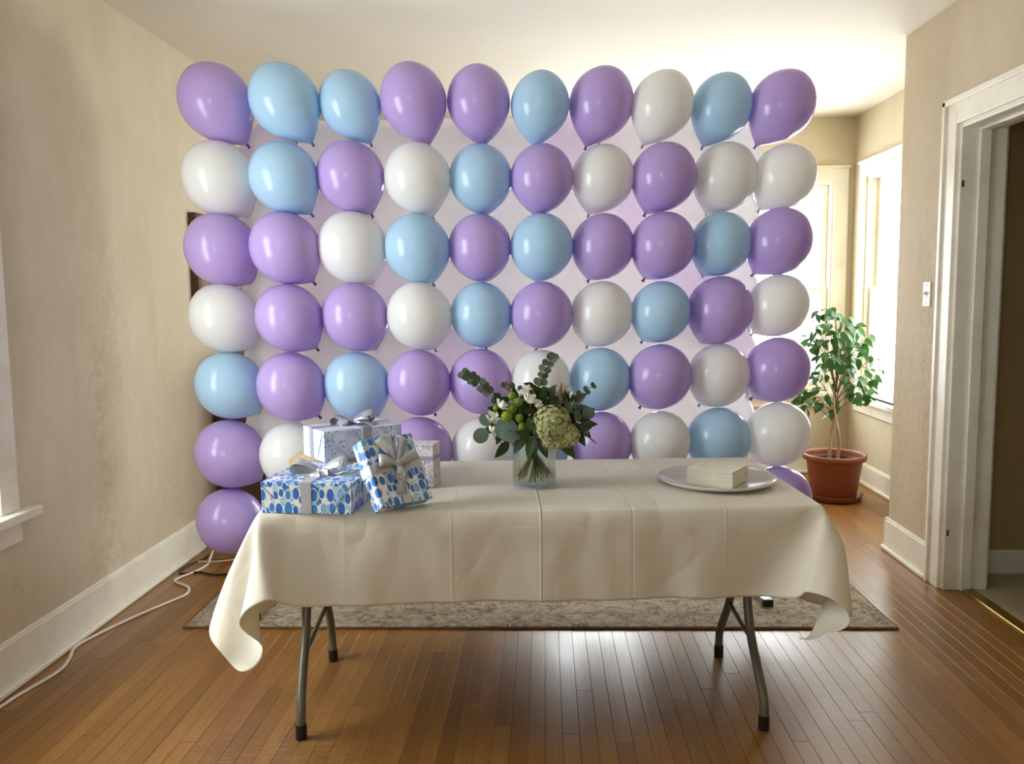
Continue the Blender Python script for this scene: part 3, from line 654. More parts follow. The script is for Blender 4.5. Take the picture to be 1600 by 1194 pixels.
BM = {k: (balloon_mesh('balloon_' + CNAME[k].replace(' ', '_'), M['bal_' + k]), knot_mesh('knot', M['knot_' + k])) for k in 'PBW'}
def place_balloon(meshes, r, c, p, R, ax, spin):
    b = bpy.data.objects.new('balloon', meshes[0]); COL.objects.link(b)
    z = Vector(ax).normalized(); qd = Vector((0, 0, 1)).rotation_difference(z)
    b.rotation_euler = (qd @ Quaternion((0, 0, 1), spin)).to_euler(); b.location = p; b.scale = (R, R, R)
    k = bpy.data.objects.new('knot', meshes[1]); COL.objects.link(k); k.parent = b; k.location = (0, 0, -1.335); k.scale = (.62, .62, .62)
    return b
rb_ = random.Random(8)
for r, c, col, x, y, z, R, ax, ay, az in BALLOONS:
    b = place_balloon(BM[col], r, c, (x, y, z), R, (ax, ay, az), rb_.random() * 6)
    if r == 1: b.scale = (R, R, R * 1.05)
    hid = (r == 7 and c not in (1, 10)) or (r == 6 and c == 3)
    if hid and r == 7: tag(b, 'balloon of the lowest row, hidden behind the draped table', 'balloon', 'hidden balloons behind the table')
    elif hid: tag(b, 'balloon of the sixth row hidden behind the speckled gift', 'balloon', 'front balloons of the balloon wall')
    else: tag(b, 'glossy %s balloon in the %s row of the balloon wall, %s from the left' % (CNAME[col], ROW[r - 1], ORD[c - 1]), 'balloon', 'front balloons of the balloon wall')
RM = [(balloon_mesh('pearl_balloon', M['bal_R1']), BM['W'][1]), (balloon_mesh('lilac_pearl_balloon', M['bal_R2']), BM['W'][1])]
GAPR = ['top and second', 'second and third', 'third and fourth', 'fourth and fifth', 'fifth and sixth', 'sixth and lowest']
for r, c, x, y, z, R in REAR:
    if r == 6: continue   # wholly behind the table
    b = place_balloon(RM[1 if (r * 7 + c * 3) % 5 < 1 else 0], r, c, (x, y, z), R, (rb_.uniform(-.1, .1), .15, 1), 0)
    b.scale = (R * .97, R * .97, R * 1.02)
    tag(b, 'pale pearl balloon behind the gap after the %s column, between %s rows' % (ORD[c - 1], GAPR[r - 1]), 'balloon', 'rear balloons of the balloon wall')

# stand that carries the wall
st = tag(empty('backdrop_stand', (-.1, 4.08, .011), (0, 0, .09)), 'slim metal backdrop stand behind the balloons, its foot on the rug', 'backdrop stand')
for x in (-1.24, 1.09):
    bm = bmesh.new(); tube(bm, [(x, 0, .03), (x, 0, 2.16)], .011, 10); obj('pole', bm, M['steel'], st, True)
    xo = x
    bm = bmesh.new(); box(bm, (xo - .022, -.345, .0), (xo + .022, .33, .032), .003); ft = obj('foot', bm, M['steel'], st)
    for yy in (-.358, .33):
        bm = bmesh.new(); box(bm, (xo - .024, yy, -.0005), (xo + .024, yy + .028, .034), .003); obj('end_cap', bm, M['black_plastic'], ft)
for z in (.32, 1.22, 2.15):
    bm = bmesh.new(); tube(bm, [(-1.24, .0, z), (1.09, .0, z)], .009, 10); obj('crossbar', bm, M['steel'], st, True)

# ------------------------------------------------------------------ behind the balloons: framed picture on the left wall and a dark cabinet
pf = tag(empty('framed_picture', (LX, 5.2, 1.60)), 'framed picture in a dark wood and gilt frame on the left wall', 'picture')
def frame_bars(y0, y1, z0, z1, w, d0, d1, name, mat):
    obj(name, boxes(((d0, y0, z0), (d1, y0 + w, z1)), ((d0, y1 - w, z0), (d1, y1, z1)), ((d0, y0 + w, z0), (d1, y1 - w, z0 + w)), ((d0, y0 + w, z1 - w), (d1, y1 - w, z1)), bevel=.004), M[mat], pf)
frame_bars(-.42, .42, -.33, .33, .045, 0, .045, 'frame', 'dark_wood'); frame_bars(-.376, .376, -.286, .286, .022, .004, .038, 'gilt_slip', 'gilt')
obj('print', boxes(((.004, -.355, -.265), (.012, .355, .265))), M['print'], pf)
cb = tag(empty('cabinet', (-1.72, 5.32, 0)), 'dark brown wooden cabinet against the left wall behind the balloons', 'cabinet')
obj('body', boxes(((-.26, -.34, .06), (.24, .40, 1.08)), bevel=.004), M['dark_wood'], cb)
obj('top', boxes(((-.27, -.36, 1.08), (.265, .42, 1.11)), bevel=.006), M['dark_wood'], cb)
for y0 in (-.33, .035):
    d = obj('door', boxes(((.24, y0, .08), (.258, y0 + .355, 1.06)), bevel=.004), M['dark_wood'], cb)
    bm = bmesh.new(); bmesh.ops.create_uvsphere(bm, u_segments=10, v_segments=8, radius=.014); obj('knob', bm, M['brass'], d, True, (.268, y0 + (.32 if y0 < 0 else .035), .62))
for x in (-.24, .20):
    for y in (-.32, .36): obj('foot', boxes(((x, y - .02, 0), (x + .04, y + .02, .06))), M['dark_wood'], cb)

# cables
def cable(name, pts, r, mat, label):
    bm = bmesh.new(); tube(bm, spline(pts, 9), r, 8); o = obj(name, bm, M[mat], None, True); tag(o, label, 'cable'); return o
cable('power_cable', [(-1.90, 2.30, .006), (-1.95, 2.62, .006), (-1.945, 2.86, .006), (-1.905, 3.10, .006), (-1.925, 3.22, .006), (-1.965, 3.34, .006), (-1.935, 3.50, .006), (-1.87, 3.70, .006), (-1.80, 3.87, .006), (-1.765, 3.97, .006), (-1.80, 4.07, .006), (-1.90, 4.15, .006), (-1.905, 4.21, .006), (-1.86, 4.32, .006), (-1.845, 4.43, .006), (-1.87, 4.53, .010), (-1.88, 4.60, .03)], .0065, 'cable', 'white power cable snaking along the floor by the left baseboard')
cable('extension_lead', [(-1.90, 4.44, .018), (-1.80, 4.45, .017), (-1.68, 4.50, .016), (-1.55, 4.56, .017), (-1.42, 4.62, .018)], .0045, 'cable', 'thin white lead crossing the white power cable behind the bottom balloon')
cable('black_cable', [(-1.955, 5.0, .5), (-1.95, 4.90, .25), (-1.94, 4.80, .04), (-1.90, 4.60, .006), (-1.95, 4.40, .006), (-1.93, 4.28, .006), (-1.84, 4.30, .006), (-1.72, 4.26, .006), (-1.60, 4.32, .006), (-1.58, 4.44, .006), (-1.70, 4.52, .006), (-1.85, 4.50, .006)], .005, 'cable_dark', 'black cable coiled on the floor beside the left baseboard')

# ------------------------------------------------------------------ gifts
def gift(name, origin, e1, e2, e3, paper, label, loc_z=None):
    """e1 width, e2 depth, e3 up edge vectors from the front bottom left corner"""
    e1, e2, e3 = Vector(e1), Vector(e2), Vector(e3)
    X, Y = e1.normalized(), e2.normalized(); Z = X.cross(Y).normalized()
    root = empty(name, origin); root.rotation_euler = Matrix((X, Y, Z)).transposed().to_euler(); tag(root, label, 'gift', 'wrapped gifts on the table')
    s = (e1.length, e2.length, e3.length)
    bm = bmesh.new(); box(bm, (0, 0, 0), s, .0025, 2); me = bpy.data.meshes.new('wrapping'); bm.to_mesh(me); bm.free(); sheet_uv_box(me); me.materials.append(M[paper]); obj('box', me, None, root)
    return root, s
def band(root, s, axis, at, wd, mat):
    """ribbon round the box: axis x = band runs over front/top/back at x=at, axis y = runs over left/top/right at y=at, axis 'f' = round front face horizontally"""
    t = .0012; w, d, h = s
    if axis == 'x': loop = [(at, -t, -.0002), (at, -t, h + t), (at, d + t, h + t), (at, d + t, -.0002)]; wdir = (1, 0, 0)
    elif axis == 'y': loop = [(-t, at, -.0002), (-t, at, h + t), (w + t, at, h + t), (w + t, at, -.0002)]; wdir = (0, 1, 0)
    else: loop = [(-t, d, at), (-t, -t, at), (w + t, -t, at), (w + t, d, at)]; wdir = (0, 0, 1)
    bm = bmesh.new(); P = []
    for a, b in zip(loop, loop[1:]):
        a, b = Vector(a), Vector(b); P += [a.lerp(b, k / 6) for k in range(6)]
    P.append(Vector(loop[-1])); ribbon(bm, P, wdir, wd, .001); obj('ribbon', bm, M[mat], root)
def bow(root, at, right, out, up, loops, tails, mat, wd):
    """loops: (angle, length, lift); tails: (angle, length); right/up span the plane, out is the way it stands off"""
    at, right, out, up = Vector(at), Vector(right).normalized(), Vector(out).normalized(), Vector(up).normalized()
    b = None
    bm = bmesh.new(); bmesh.ops.create_uvsphere(bm, u_segments=10, v_segments=8, radius=1)
    for v in bm.verts: c = v.co.copy(); v.co = at + out * .010 + right * c.x * .012 + up * c.y * .014 + out * c.z * .011
    b = obj('bow', bm, M[mat], root, True)
    for ang, L, lift in loops:
        d = right * math.cos(ang) + up * math.sin(ang); sd = out.cross(d).normalized()
        pts = []; ws = []; dirs = []
        for k in range(17):
            t = k / 16 * 2 * PI
            r = (1 - math.cos(t)) / 2
            pts.append(at + d * (L * r ** .8) + out * (.012 + lift * r + L * .24 * math.sin(t) * (1 if True else 0) * r ** .3)); ws.append(wd * (.42 + .75 * r)); dirs.append(sd + out * .25 * math.sin(t))
        bm = bmesh.new(); ribbon(bm, pts, dirs, ws, .001); o = obj('bow_loop', bm, M[mat], b, True)
    for ang, L in tails:
        d = right * math.cos(ang) + up * math.sin(ang); sd = out.cross(d).normalized()
        pts = [at + d * L * k / 8 + out * (.010 + .010 * math.sin(k / 8 * PI * 1.3)) for k in range(9)]
        bm = bmesh.new(); ribbon(bm, pts, [sd + out * .35 * math.sin(k * .8) for k in range(9)], [wd * (.45 + .6 * min(1, k / 4)) for k in range(9)], .001); obj('bow_tail', bm, M[mat], b, True)
    return b
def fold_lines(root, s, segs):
    """thin strips along the folded paper flaps, coloured as the shade at their edges"""
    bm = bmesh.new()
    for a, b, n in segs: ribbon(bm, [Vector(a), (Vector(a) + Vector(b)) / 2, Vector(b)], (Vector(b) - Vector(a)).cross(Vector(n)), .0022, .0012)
    obj('flap_edge_shade', bm, M['paper_fold'], root)

CT = .777   # top of the cloth
# flat blue box in front
a = math.radians(-4.3)
g1, s1 = gift('gift_box', (-.893, 2.578, CT), (math.cos(a) * .292, math.sin(a) * .292, 0), (-math.sin(a) * .325, math.cos(a) * .325, 0), (0, 0, .098), 'paper_blue', 'flat gift in blue oval paper with a silver bow, nearest the table edge')
band(g1, s1, 'x', .146, .034, 'satin'); band(g1, s1, 'y', .135, .034, 'satin')
bow(g1, (.146, .135, .099), (1, 0, 0), (0, -.35, 1), (0, 1, .35), [(2.98, .09, .012), (.10, .088, .016)], [(-1.75, .10), (-1.2, .06)], 'satin', .058)
fold_lines(g1, s1, [((.225, -.001, .004), (.29, -.001, .092), (0, -1, 0)), ((.002, -.001, .085), (.045, -.001, .045), (0, -1, 0))])
# white speckled box on top behind
g2, s2 = gift('gift_box', (-.766, 2.868, .878), (.239, .184, 0), (-.115 * 1.0, .150, 0), (0, 0, .108), 'paper_speck', 'white gift with blue speckles and a grey bow, on top of the pile')
band(g2, s2, 'x', .165, .032, 'satin_grey'); band(g2, s2, 'y', .11, .032, 'satin_grey')
bow(g2, (.150, .10, .110), (.79, -.6, 0), (-.2, -.3, 1), (.6, .79, .1), [(2.95, .075, .004), (.25, .085, .02), (.0, .07, .01)], [(-2.4, .05), (-.3, .10)], 'satin_grey', .04)
fold_lines(g2, s2, [((-.001, .055, .01), (-.001, .012, .10), (-1, 0, 0))])
# kraft-lidded box under it
g5, s5 = gift('gift_box', (-.912, 2.935, CT), (.33, 0.0, 0), (0, .20, 0), (0, 0, .072), 'paper_blue', 'low gift with a tan lid, mostly hidden under the speckled gift')
bm = bmesh.new(); box(bm, (-.003, -.003, .072), (s5[0] + .003, s5[1] + .003, .0995), .002); obj('lid', bm, M['kraft'], g5)
# leaning blue box
BL, E1, E2 = Vector((-.5004, 2.5286, .803)), Vector((.1369, .1401, 0)), Vector((-.0808, .0787, .1967))
n3 = E1.cross(E2).normalized(); tk = .055
mn = min((BL - n3 * tk).z, BL.z)
o3 = BL + Vector((0, 0, CT - mn + .0005))
g3, s3 = gift('gift_box', o3, E1, -n3 * tk, E2, 'paper_blue2', 'blue oval gift tilted up against the pile with a big silver bow')
band(g3, s3, 'x', .098, .032, 'satin'); band(g3, s3, 'f', .125, .032, 'satin')
bow(g3, (.100, -.002, .130), (1, 0, 0), (0, -1, 0), (0, 0, 1), [(2.95, .075, .012), (1.15, .085, .014), (.25, .072, .014)], [(-1.75, .10), (2.0, .10)], 'satin', .034)
# lilac box at the right of the pile
a = math.radians(-10)
g4, s4 = gift('gift_box', (-.592, 2.952, CT), (math.cos(a) * .20, math.sin(a) * .20, 0), (-math.sin(a) * .085, math.cos(a) * .085, 0), (0, 0, .155), 'paper_lilac', 'upright gift in marbled lilac paper behind the tilted blue gift')
band(g4, s4, 'f', .105, .016, 'satin_lilac')

# ------------------------------------------------------------------ plate and napkins
pl = tag(empty('platter', (.605, 3.005, CT)), 'large round pale grey platter holding the napkins', 'platter')
bm = bmesh.new(); lathe(bm, [(0, .004), (.11, .004), (.150, .007), (.185, .017), (.201, .024), (.2045, .0245), (.206, .021), (.20, .015), (.17, .004), (.125, 0), (.118, 0.0005), (0, .0008)], 56); obj('dish', bm, M['plate'], pl, True)
na = math.radians(24 - 52)
nk = tag(empty('napkin_stack', (.607, 2.99, CT + .0045), (0, 0, math.radians(-31))), 'stack of folded cream paper napkins on the grey platter', 'napkins')
rn = random.Random(4)
for k in range(26):
    z = .0022 * k; w2 = .082 + rn.uniform(-.0015, .0015); ox, oy = rn.uniform(-.0015, .0015), rn.uniform(-.0015, .0015)
    bm = bmesh.new()
    ge = bmesh.ops.create_grid(bm, x_segments=8, y_segments=8, size=w2)
    for v in bm.verts:
        x_, y_ = v.co.x / w2, v.co.y / w2
        sag = -.0035 * (k / 25) * math.exp(-((x_ - .25) ** 2 + (y_ + .3) ** 2) * 3) + .0025 * (k / 25) * (x_ * x_ + .3 * y_ * y_)
        v.co.z = z + sag; v.co.x += ox; v.co.y += oy
    ex = bmesh.ops.extrude_face_region(bm, geom=bm.faces[:]); bmesh.ops.translate(bm, verts=[v for v in ex['geom'] if isinstance(v, bmesh.types.BMVert)], vec=(0, 0, .0019))
    bmesh.ops.recalc_face_normals(bm, faces=bm.faces)
    obj('napkin', bm, M['napkin'], nk)

# ------------------------------------------------------------------ vase and bouquet
VB = Vector((-.042, 2.957, CT))
vs_ = tag(empty('glass_vase', VB), 'clear glass jar vase of water holding the bouquet', 'vase')
bm = bmesh.new(); R = .078
lathe(bm, [(0, .0), (R - .008, 0), (R - .001, .004), (R, .012), (R, .140), (R - .003, .155), (R - .012, .168), (R - .016, .176), (R - .014, .186), (R - .016, .188), (R - .019, .186), (R - .020, .175), (R - .015, .166), (R - .0065, .153), (R - .004, .139), (R - .004, .020), (R - .010, .013), (0, .012)], 48); obj('jar', bm, M['vase'], vs_, True)
bm = bmesh.new(); lathe(bm, [(0, .0125), (R - .0098, .0135), (R - .0042, .0205), (R - .0042, .128), (0, .128)], 48); obj('water', bm, M['water'], vs_, True)

def leaf_mesh(name, mat, L=1.0, W=.5, curl=.1, point=1.0, fold=.12, n=7):
    """leaf blade along +y from the stalk, raised along the margins"""
    bm = bmesh.new(); rows = []
    for i in range(n + 1):
        t = i / n; w = W / 2 * (math.sin(PI * t ** .8) ** .8 if 0 < t < 1 else .02) * (1 if point < 1 else (1 - .25 * t))
        y = L * t; z = -curl * t * t * L
        rows.append([bm.verts.new((-w, y, z + fold * w)), bm.verts.new((0, y, z)), bm.verts.new((w, y, z + fold * w))])
    for a, b in zip(rows, rows[1:]):
        bm.faces.new((a[0], a[1], b[1], b[0])); bm.faces.new((a[1], a[2], b[2], b[1]))
    me = bpy.data.meshes.new(name); bm.to_mesh(me); bm.free(); me.materials.append(mat); me.shade_smooth(); return me
def round_leaf_mesh(name, mat, R=1.0, cup=.12):
    bm = bmesh.new(); c = bm.verts.new((0, R, -cup * R * .3)); k = 14
    ring = [bm.verts.new((R * math.sin(a) * .98, R - R * math.cos(a) * 1.04, cup * R * (.4 * math.cos(2 * a)))) for a in [2 * PI * i / k for i in range(k)]]
    for i in range(k): bm.faces.new((c, ring[i], ring[(i + 1) % k]))
    me = bpy.data.meshes.new(name); bm.to_mesh(me); bm.free(); me.materials.append(mat); me.shade_smooth(); return me
def put_leaf(me, parent, base, direction, normal, size, name='leaf'):
    """copy of a leaf: +y along direction, face towards normal"""
    o = bpy.data.objects.new(name, me); COL.objects.link(o); o.parent = parent
    y = Vector(direction).normalized(); z = Vector(normal); z = (z - y * z.dot(y)).normalized(); x = y.cross(z)
    o.matrix_local = Matrix.Translation(Vector(base)) @ Matrix((x, y, z)).transposed().to_4x4() @ Matrix.Scale(size, 4)
    return o
rr = random.Random(21)
BIND = Vector((0, 0, .168))
TOCAM = Vector((.02, -.97, .2))
def foot(ang, rad=.062, z=.03): return Vector((math.cos(ang) * rad, math.sin(ang) * rad, z))
_sa = [0.4]
def sprig(name, label, cat, head_pts, r=.0016, mat='stem', group=None):
    """thing with its stem from the vase floor through the tie to the head; all coordinates from the vase base"""
    root = tag(empty(name, VB), label, cat, group)
    _sa[0] += 2.399963
    ft = foot(_sa[0], rr.uniform(.045, .066), rr.uniform(.022, .045)); tie = BIND + Vector((math.cos(_sa[0] + PI) * .016, math.sin(_sa[0] + PI) * .016, -.018))
    pts = spline([ft, ft.lerp(tie, .55), tie] + [Vector(p) for p in head_pts], 5)
    bm = bmesh.new(); n = len(pts); tube(bm, pts, [max(r, .0026) if k < n * .45 else r for k in range(n)], 6); obj('stem', bm, M[mat], root, True)
    return root, pts
def V(x, y, z): return Vector((x, y, z)) - VB       # world point to vase space

euc = round_leaf_mesh('eucalyptus_leaf', M['euc_leaf'])
def eucalyptus(label, path, nl, size0, size1, start=.45):
    root, pts = sprig('eucalyptus_branch', label, 'eucalyptus branch', [V(*p) for p in path], .0014, 'twig')
    for k in range(nl):
        t = start + (1 - start) * k / (nl - 1); i = min(len(pts) - 2, int(t * (len(pts) - 1))); p = pts[i]; d = (pts[i + 1] - pts[i]).normalized()
        for s in (-1, 1):
            side = d.cross(TOCAM).normalized() * s
            dr = (side * .8 + d * .55 + Vector((rr.uniform(-.3, .3), rr.uniform(-.5, .5), rr.uniform(-.3, .3)))).normalized()
            put_leaf(euc, root, p, dr, TOCAM + Vector((rr.uniform(-.5, .5), rr.uniform(-.3, .3), rr.uniform(-.5, .5))), (size0 + (size1 - size0) * t) * rr.uniform(.85, 1.12))
eucalyptus('eucalyptus branch arching out of the bouquet towards the gifts', [(-.09, 2.95, 1.00), (-.186, 2.95, 1.096), (-.214, 2.945, 1.13), (-.252, 2.94, 1.159), (-.290, 2.94, 1.182)], 9, .0150, .0125, .50)
eucalyptus('tall eucalyptus branch standing upright at the top of the bouquet', [(-.037, 2.95, 1.05), (-.018, 2.95, 1.14), (-.001, 2.95, 1.196), (.028, 2.95, 1.240)], 9, .0158, .0120, .50)
eucalyptus('small eucalyptus branch leaning right in front of a blue balloon', [(.03, 2.95, 1.02), (.072, 2.95, 1.06), (.116, 2.95, 1.099), (.172, 2.95, 1.139)], 9, .0165, .0080, .46)

sil = round_leaf_mesh('silver_dollar_leaf', M['silver_leaf'])
def dollar(label, path, leaves):
    root, pts = sprig('silver_dollar_sprig', label, 'leaf sprig', [V(*p) for p in path], .0013, 'stem')
    for x, y, z, r, nx_, nz_ in leaves:
        c = V(x, y, z); b = c - Vector((0, 0, 1)).cross(Vector((0, 1, 0))).normalized() * 0
        base = min(pts, key=lambda q_: (q_ - c).length); d = (c - base); d = d.normalized() if d.length > .004 else Vector((0, 0, 1))
        put_leaf(sil, root, c - d * r, d, Vector((nx_, -1, nz_)), r)
dollar('sprig with two big round leaves low at the left of the bouquet', [(-.13, 2.93, .95), (-.190, 2.92, .985), (-.205, 2.92, 1.0)], [(-.226, 2.91, .965, .0275, -.1, .05), (-.209, 2.915, 1.020, .0245, -.2, .2), (-.17, 2.93, 1.00, .016, .3, .2)])
dollar('sprig with two round leaves at the right edge of the bouquet', [(.04, 2.93, .97), (.10, 2.92, 1.0), (.125, 2.92, 1.03)], [(.147, 2.91, 1.043, .0225, .1, .1), (.108, 2.905, 1.035, .022, .3, .5), (.085, 2.93, 1.06, .020, -.2, .3)])
cab = leaf_mesh('broad_leaf', M['cabbage_leaf'], 1, .85, .25, 1, .25)
root, pts = sprig('broad_leaf_sprig', 'pale blue-green broad leaves at the front left of the bouquet', 'leaf sprig', [V(-.09, 2.91, .965), V(-.13, 2.88, .99)], .002)
for b, d, n, s in (((-.175, 2.895, 1.012), (.9, -.2, -.5), (-.1, -1, .35), .105), ((-.165, 2.885, .985), (.95, -.1, -.12), (.1, -1, .5), .09), ((-.15, 2.90, 1.01), (.2, -.1, -.9), (.3, -1, .2), .07)):
    put_leaf(cab, root, V(*b), d, n, s)
drk = leaf_mesh('dark_leaf', M['dark_leaf'], 1, .52, .2, 1, .2)
def leafy(label, path, leaves):
    root, pts = sprig('leafy_sprig', label, 'leaf sprig', [V(*p) for p in path], .0018)
    for b, d, n, s in leaves: put_leaf(drk, root, V(*b), d, n, s)
def fan(cx, cy, cz, k, s, spread=1.0, a0=0.0):
    out = []
    for i in range(k):
        a = a0 + spread * 2 * PI * i / k; d = Vector((math.cos(a), rr.uniform(-.7, -.1), math.sin(a) * .8))
        out.append(((cx + d.x * .01, cy, cz + d.z * .01), d, Vector((rr.uniform(-.4, .4), -1, rr.uniform(.1, .7))), s * rr.uniform(.8, 1.2)))
    return out
leafy('dark green leaves hanging over the front rim of the vase', [(-.04, 2.90, .955), (-.045, 2.885, .97)], fan(-.045, 2.895, .965, 7, .072) + [((-.05, 2.89, .965), (.1, -.3, -1), (0, -1, .1), .085), ((-.02, 2.89, .955), (.35, -.3, -.9), (0, -1, .2), .07), ((-.075, 2.89, .965), (-.45, -.3, -.7), (0, -1, .3), .07)])
leafy('dark pointed leaf drooping at the lower right of the bouquet', [(.02, 2.91, .95), (.05, 2.90, .965)], [((.045, 2.895, .955), (.6, -.25, -.65), (.1, -1, .3), .085), ((.10, 2.93, 1.0), (.35, -.2, -.9), (-.5, -1, .1), .085), ((.09, 2.93, .985), (.7, -.2, .1), (.2, -1, .5), .07)])
leafy('narrow green leaf drooping at the lower left of the bouquet', [(-.10, 2.92, .94), (-.135, 2.91, .945)], [((-.13, 2.905, .945), (-.65, -.2, -.85), (.5, -1, .3), .075)])
leafy('dark leaves filling the middle of the bouquet behind the hydrangea', [(-.02, 2.97, 1.0), (-.01, 2.97, 1.07)], fan(-.005, 2.955, 1.085, 6, .062) + fan(-.05, 2.945, 1.03, 10, .082, 1, .5) + fan(-.01, 2.94, 1.05, 8, .075) + fan(.075, 2.955, 1.05, 9, .075, 1, .2) + fan(.11, 2.95, 1.0, 7, .065) + fan(-.09, 2.95, .99, 7, .06, 1, .3) + fan(.05, 2.96, .99, 6, .07))
leafy('dark leaves at the back of the bouquet among the white flowers', [(-.06, 3.0, 1.0), (-.10, 3.0, 1.06)], fan(-.10, 2.985, 1.07, 7, .06) + fan(-.14, 2.965, 1.04, 8, .068, 1, .4) + fan(-.15, 2.955, 1.0, 7, .065) + fan(-.03, 2.985, 1.12, 5, .05))

# flowers
def petals_ball(name, mat, n, R, ps, jit=.1, up=0.0):
    """a head of many small four-lobed florets over a ball, joined"""
    bm = bmesh.new(); bmesh.ops.create_icosphere(bm, subdivisions=2, radius=R * .88)
    for f in bm.faces: f.material_index = 1
    for k in range(n):
        z = 1 - 2 * (k + .5) / n; a = k * 2.399963; s = math.sqrt(max(0, 1 - z * z)); d = Vector((s * math.cos(a), s * math.sin(a), z))
        d = (d + Vector((rr.uniform(-jit, jit), rr.uniform(-jit, jit), rr.uniform(-jit, jit)))).normalized(); c = d * R * rr.uniform(.88, 1.08)
        t = d.orthogonal().normalized(); t.rotate(Quaternion(d, rr.random() * 6)); b = d.cross(t)
        for q4 in range(4):
            an = q4 * PI / 2; u = t * math.cos(an) + b * math.sin(an); w_ = -t * math.sin(an) + b * math.cos(an)
            l = ps * rr.uniform(.8, 1.2); tip = rr.uniform(-.15, .4)
            v0 = bm.verts.new(c); v1 = bm.verts.new(c + u * l * .6 + w_ * l * .55 + d * l * .12); v2 = bm.verts.new(c + u * l + d * l * tip); v3 = bm.verts.new(c + u * l * .6 - w_ * l * .55 + d * l * .12)
            bm.faces.new((v0, v1, v2, v3))
    me = bpy.data.meshes.new(name); bm.to_mesh(me); bm.free(); me.materials.append(mat); me.materials.append(M['core']); return me
M['core'] = plain('flower_core', '858A4E', .8)  # coloured darker than the petals so gaps between florets look shaded
root, pts = sprig('hydrangea', 'big pale green-cream hydrangea head at the front of the bouquet', 'hydrangea', [V(-.0, 2.90, .96), V(.02, 2.90, 1.00)], .003)
hb = petals_ball('flower_head', M['hydrangea'], 190, .064, .0108)
o = obj('flower_head', hb, None, root, False, V(.020, 2.892, 1.008)); o.scale = (1, .9, 1.0)
for x, z, r in ((.012, .945, .42), (.075, .968, .62), (.045, .950, .5)):
    o = bpy.data.objects.new('flower_lobe', hb); COL.objects.link(o); o.parent = root; o.location = V(x, 2.895, z); o.scale = (r,) * 3; o.rotation_euler = (rr.random() * 3, rr.random() * 3, 0)

mumm = petals_ball('mum_head', M['mum'], 60, .0155, .0045, .05)
for i, ((x, y, z), lb) in enumerate([((-.135, 2.895, 1.035), 'lime green button flower, lowest and largest of the lime group'), ((-.116, 2.905, 1.060), 'lime green button flower just above the lowest lime one'), ((-.096, 2.91, 1.082), 'lime green button flower beside the front white blossom'), ((-.118, 2.92, 1.102), 'topmost lime green button flower in the bouquet'), ((-.092, 2.895, 1.028), 'lime green button flower nearest the left of the hydrangea'), ((-.084, 2.895, .998), 'lime green bud under the other lime flowers'), ((-.175, 2.93, 1.058), 'lime green tip at the left edge of the lime group')]):
    root, pts = sprig('button_flower', lb, 'flower', [V(x * .8 - .008, y + .03, z - .05), V(x, y + .006, z - .008)], .0016)
    o = obj('flower_head', mumm, None, root, False, V(x, y, z)); sc = (1.2, 1.0, .95, .85, .9, .75, .6)[i]; o.scale = (sc, sc, sc * (1.3 if i == 5 else 1))
def rose_mesh(name, mat):
    """cup of overlapping rounded petals"""
    bm = bmesh.new()
    for ring, (r0, hgt, k) in enumerate(((.25, .9, 3), (.5, .85, 5), (.8, .65, 6))):
        for i in range(k):
            a = 2 * PI * i / k + ring * .5; rows = []
            for u in range(5):
                t = u / 4; rad = r0 * (.25 + .75 * t ** .6) + (.12 * t * t if ring else 0); zz = hgt * t - .35; hw = (.9 / k * PI) * math.sin(PI * (.15 + .72 * t)) * .9
                rows.append([bm.verts.new((rad * math.cos(a + s * hw), rad * math.sin(a + s * hw), zz - .10 * abs(s) * t)) for s in (-1, -.4, .4, 1)])
            for p0, p1 in zip(rows, rows[1:]):
                for j in range(3): bm.faces.new((p0[j], p0[j + 1], p1[j + 1], p1[j]))
    me = bpy.data.meshes.new(name); bm.to_mesh(me); bm.free(); me.materials.append(mat); me.shade_smooth(); return me
rose = rose_mesh('white_flower_head', M['white_petal'])
for (x, y, z), s, lb in [((-.152, 2.905, 1.072), .031, 'white blossom at the upper left of the lime flowers'), ((-.184, 2.905, 1.027), .030, 'white blossom above the round leaves at the left'), ((-.070, 2.925, 1.118), .030, 'topmost white blossom of the bouquet'), ((-.055, 2.90, 1.092), .034, 'white blossom right above the hydrangea, largest of the white ones'), ((-.028, 2.895, 1.075), .020, 'white closed bud touching the top of the hydrangea'), ((-.185, 2.90, .985), .021, 'small white blossom below the others beside the round leaves'), ((.098, 2.945, 1.068), .020, 'small white blossom behind the right round leaves')]:
    root, pts = sprig('white_blossom', lb, 'flower', [V(x * .8 - .008, y + .03, z - .05), V(x, y + .006, z - .012)], .0016)
    o = obj('flower_head', rose, None, root, False, V(x, y, z)); o.scale = (s, s, s * (1.5 if s == .020 else 1.05)); o.rotation_euler = (rr.uniform(.5, 1.0), rr.uniform(-.3, .3), rr.random() * 6)
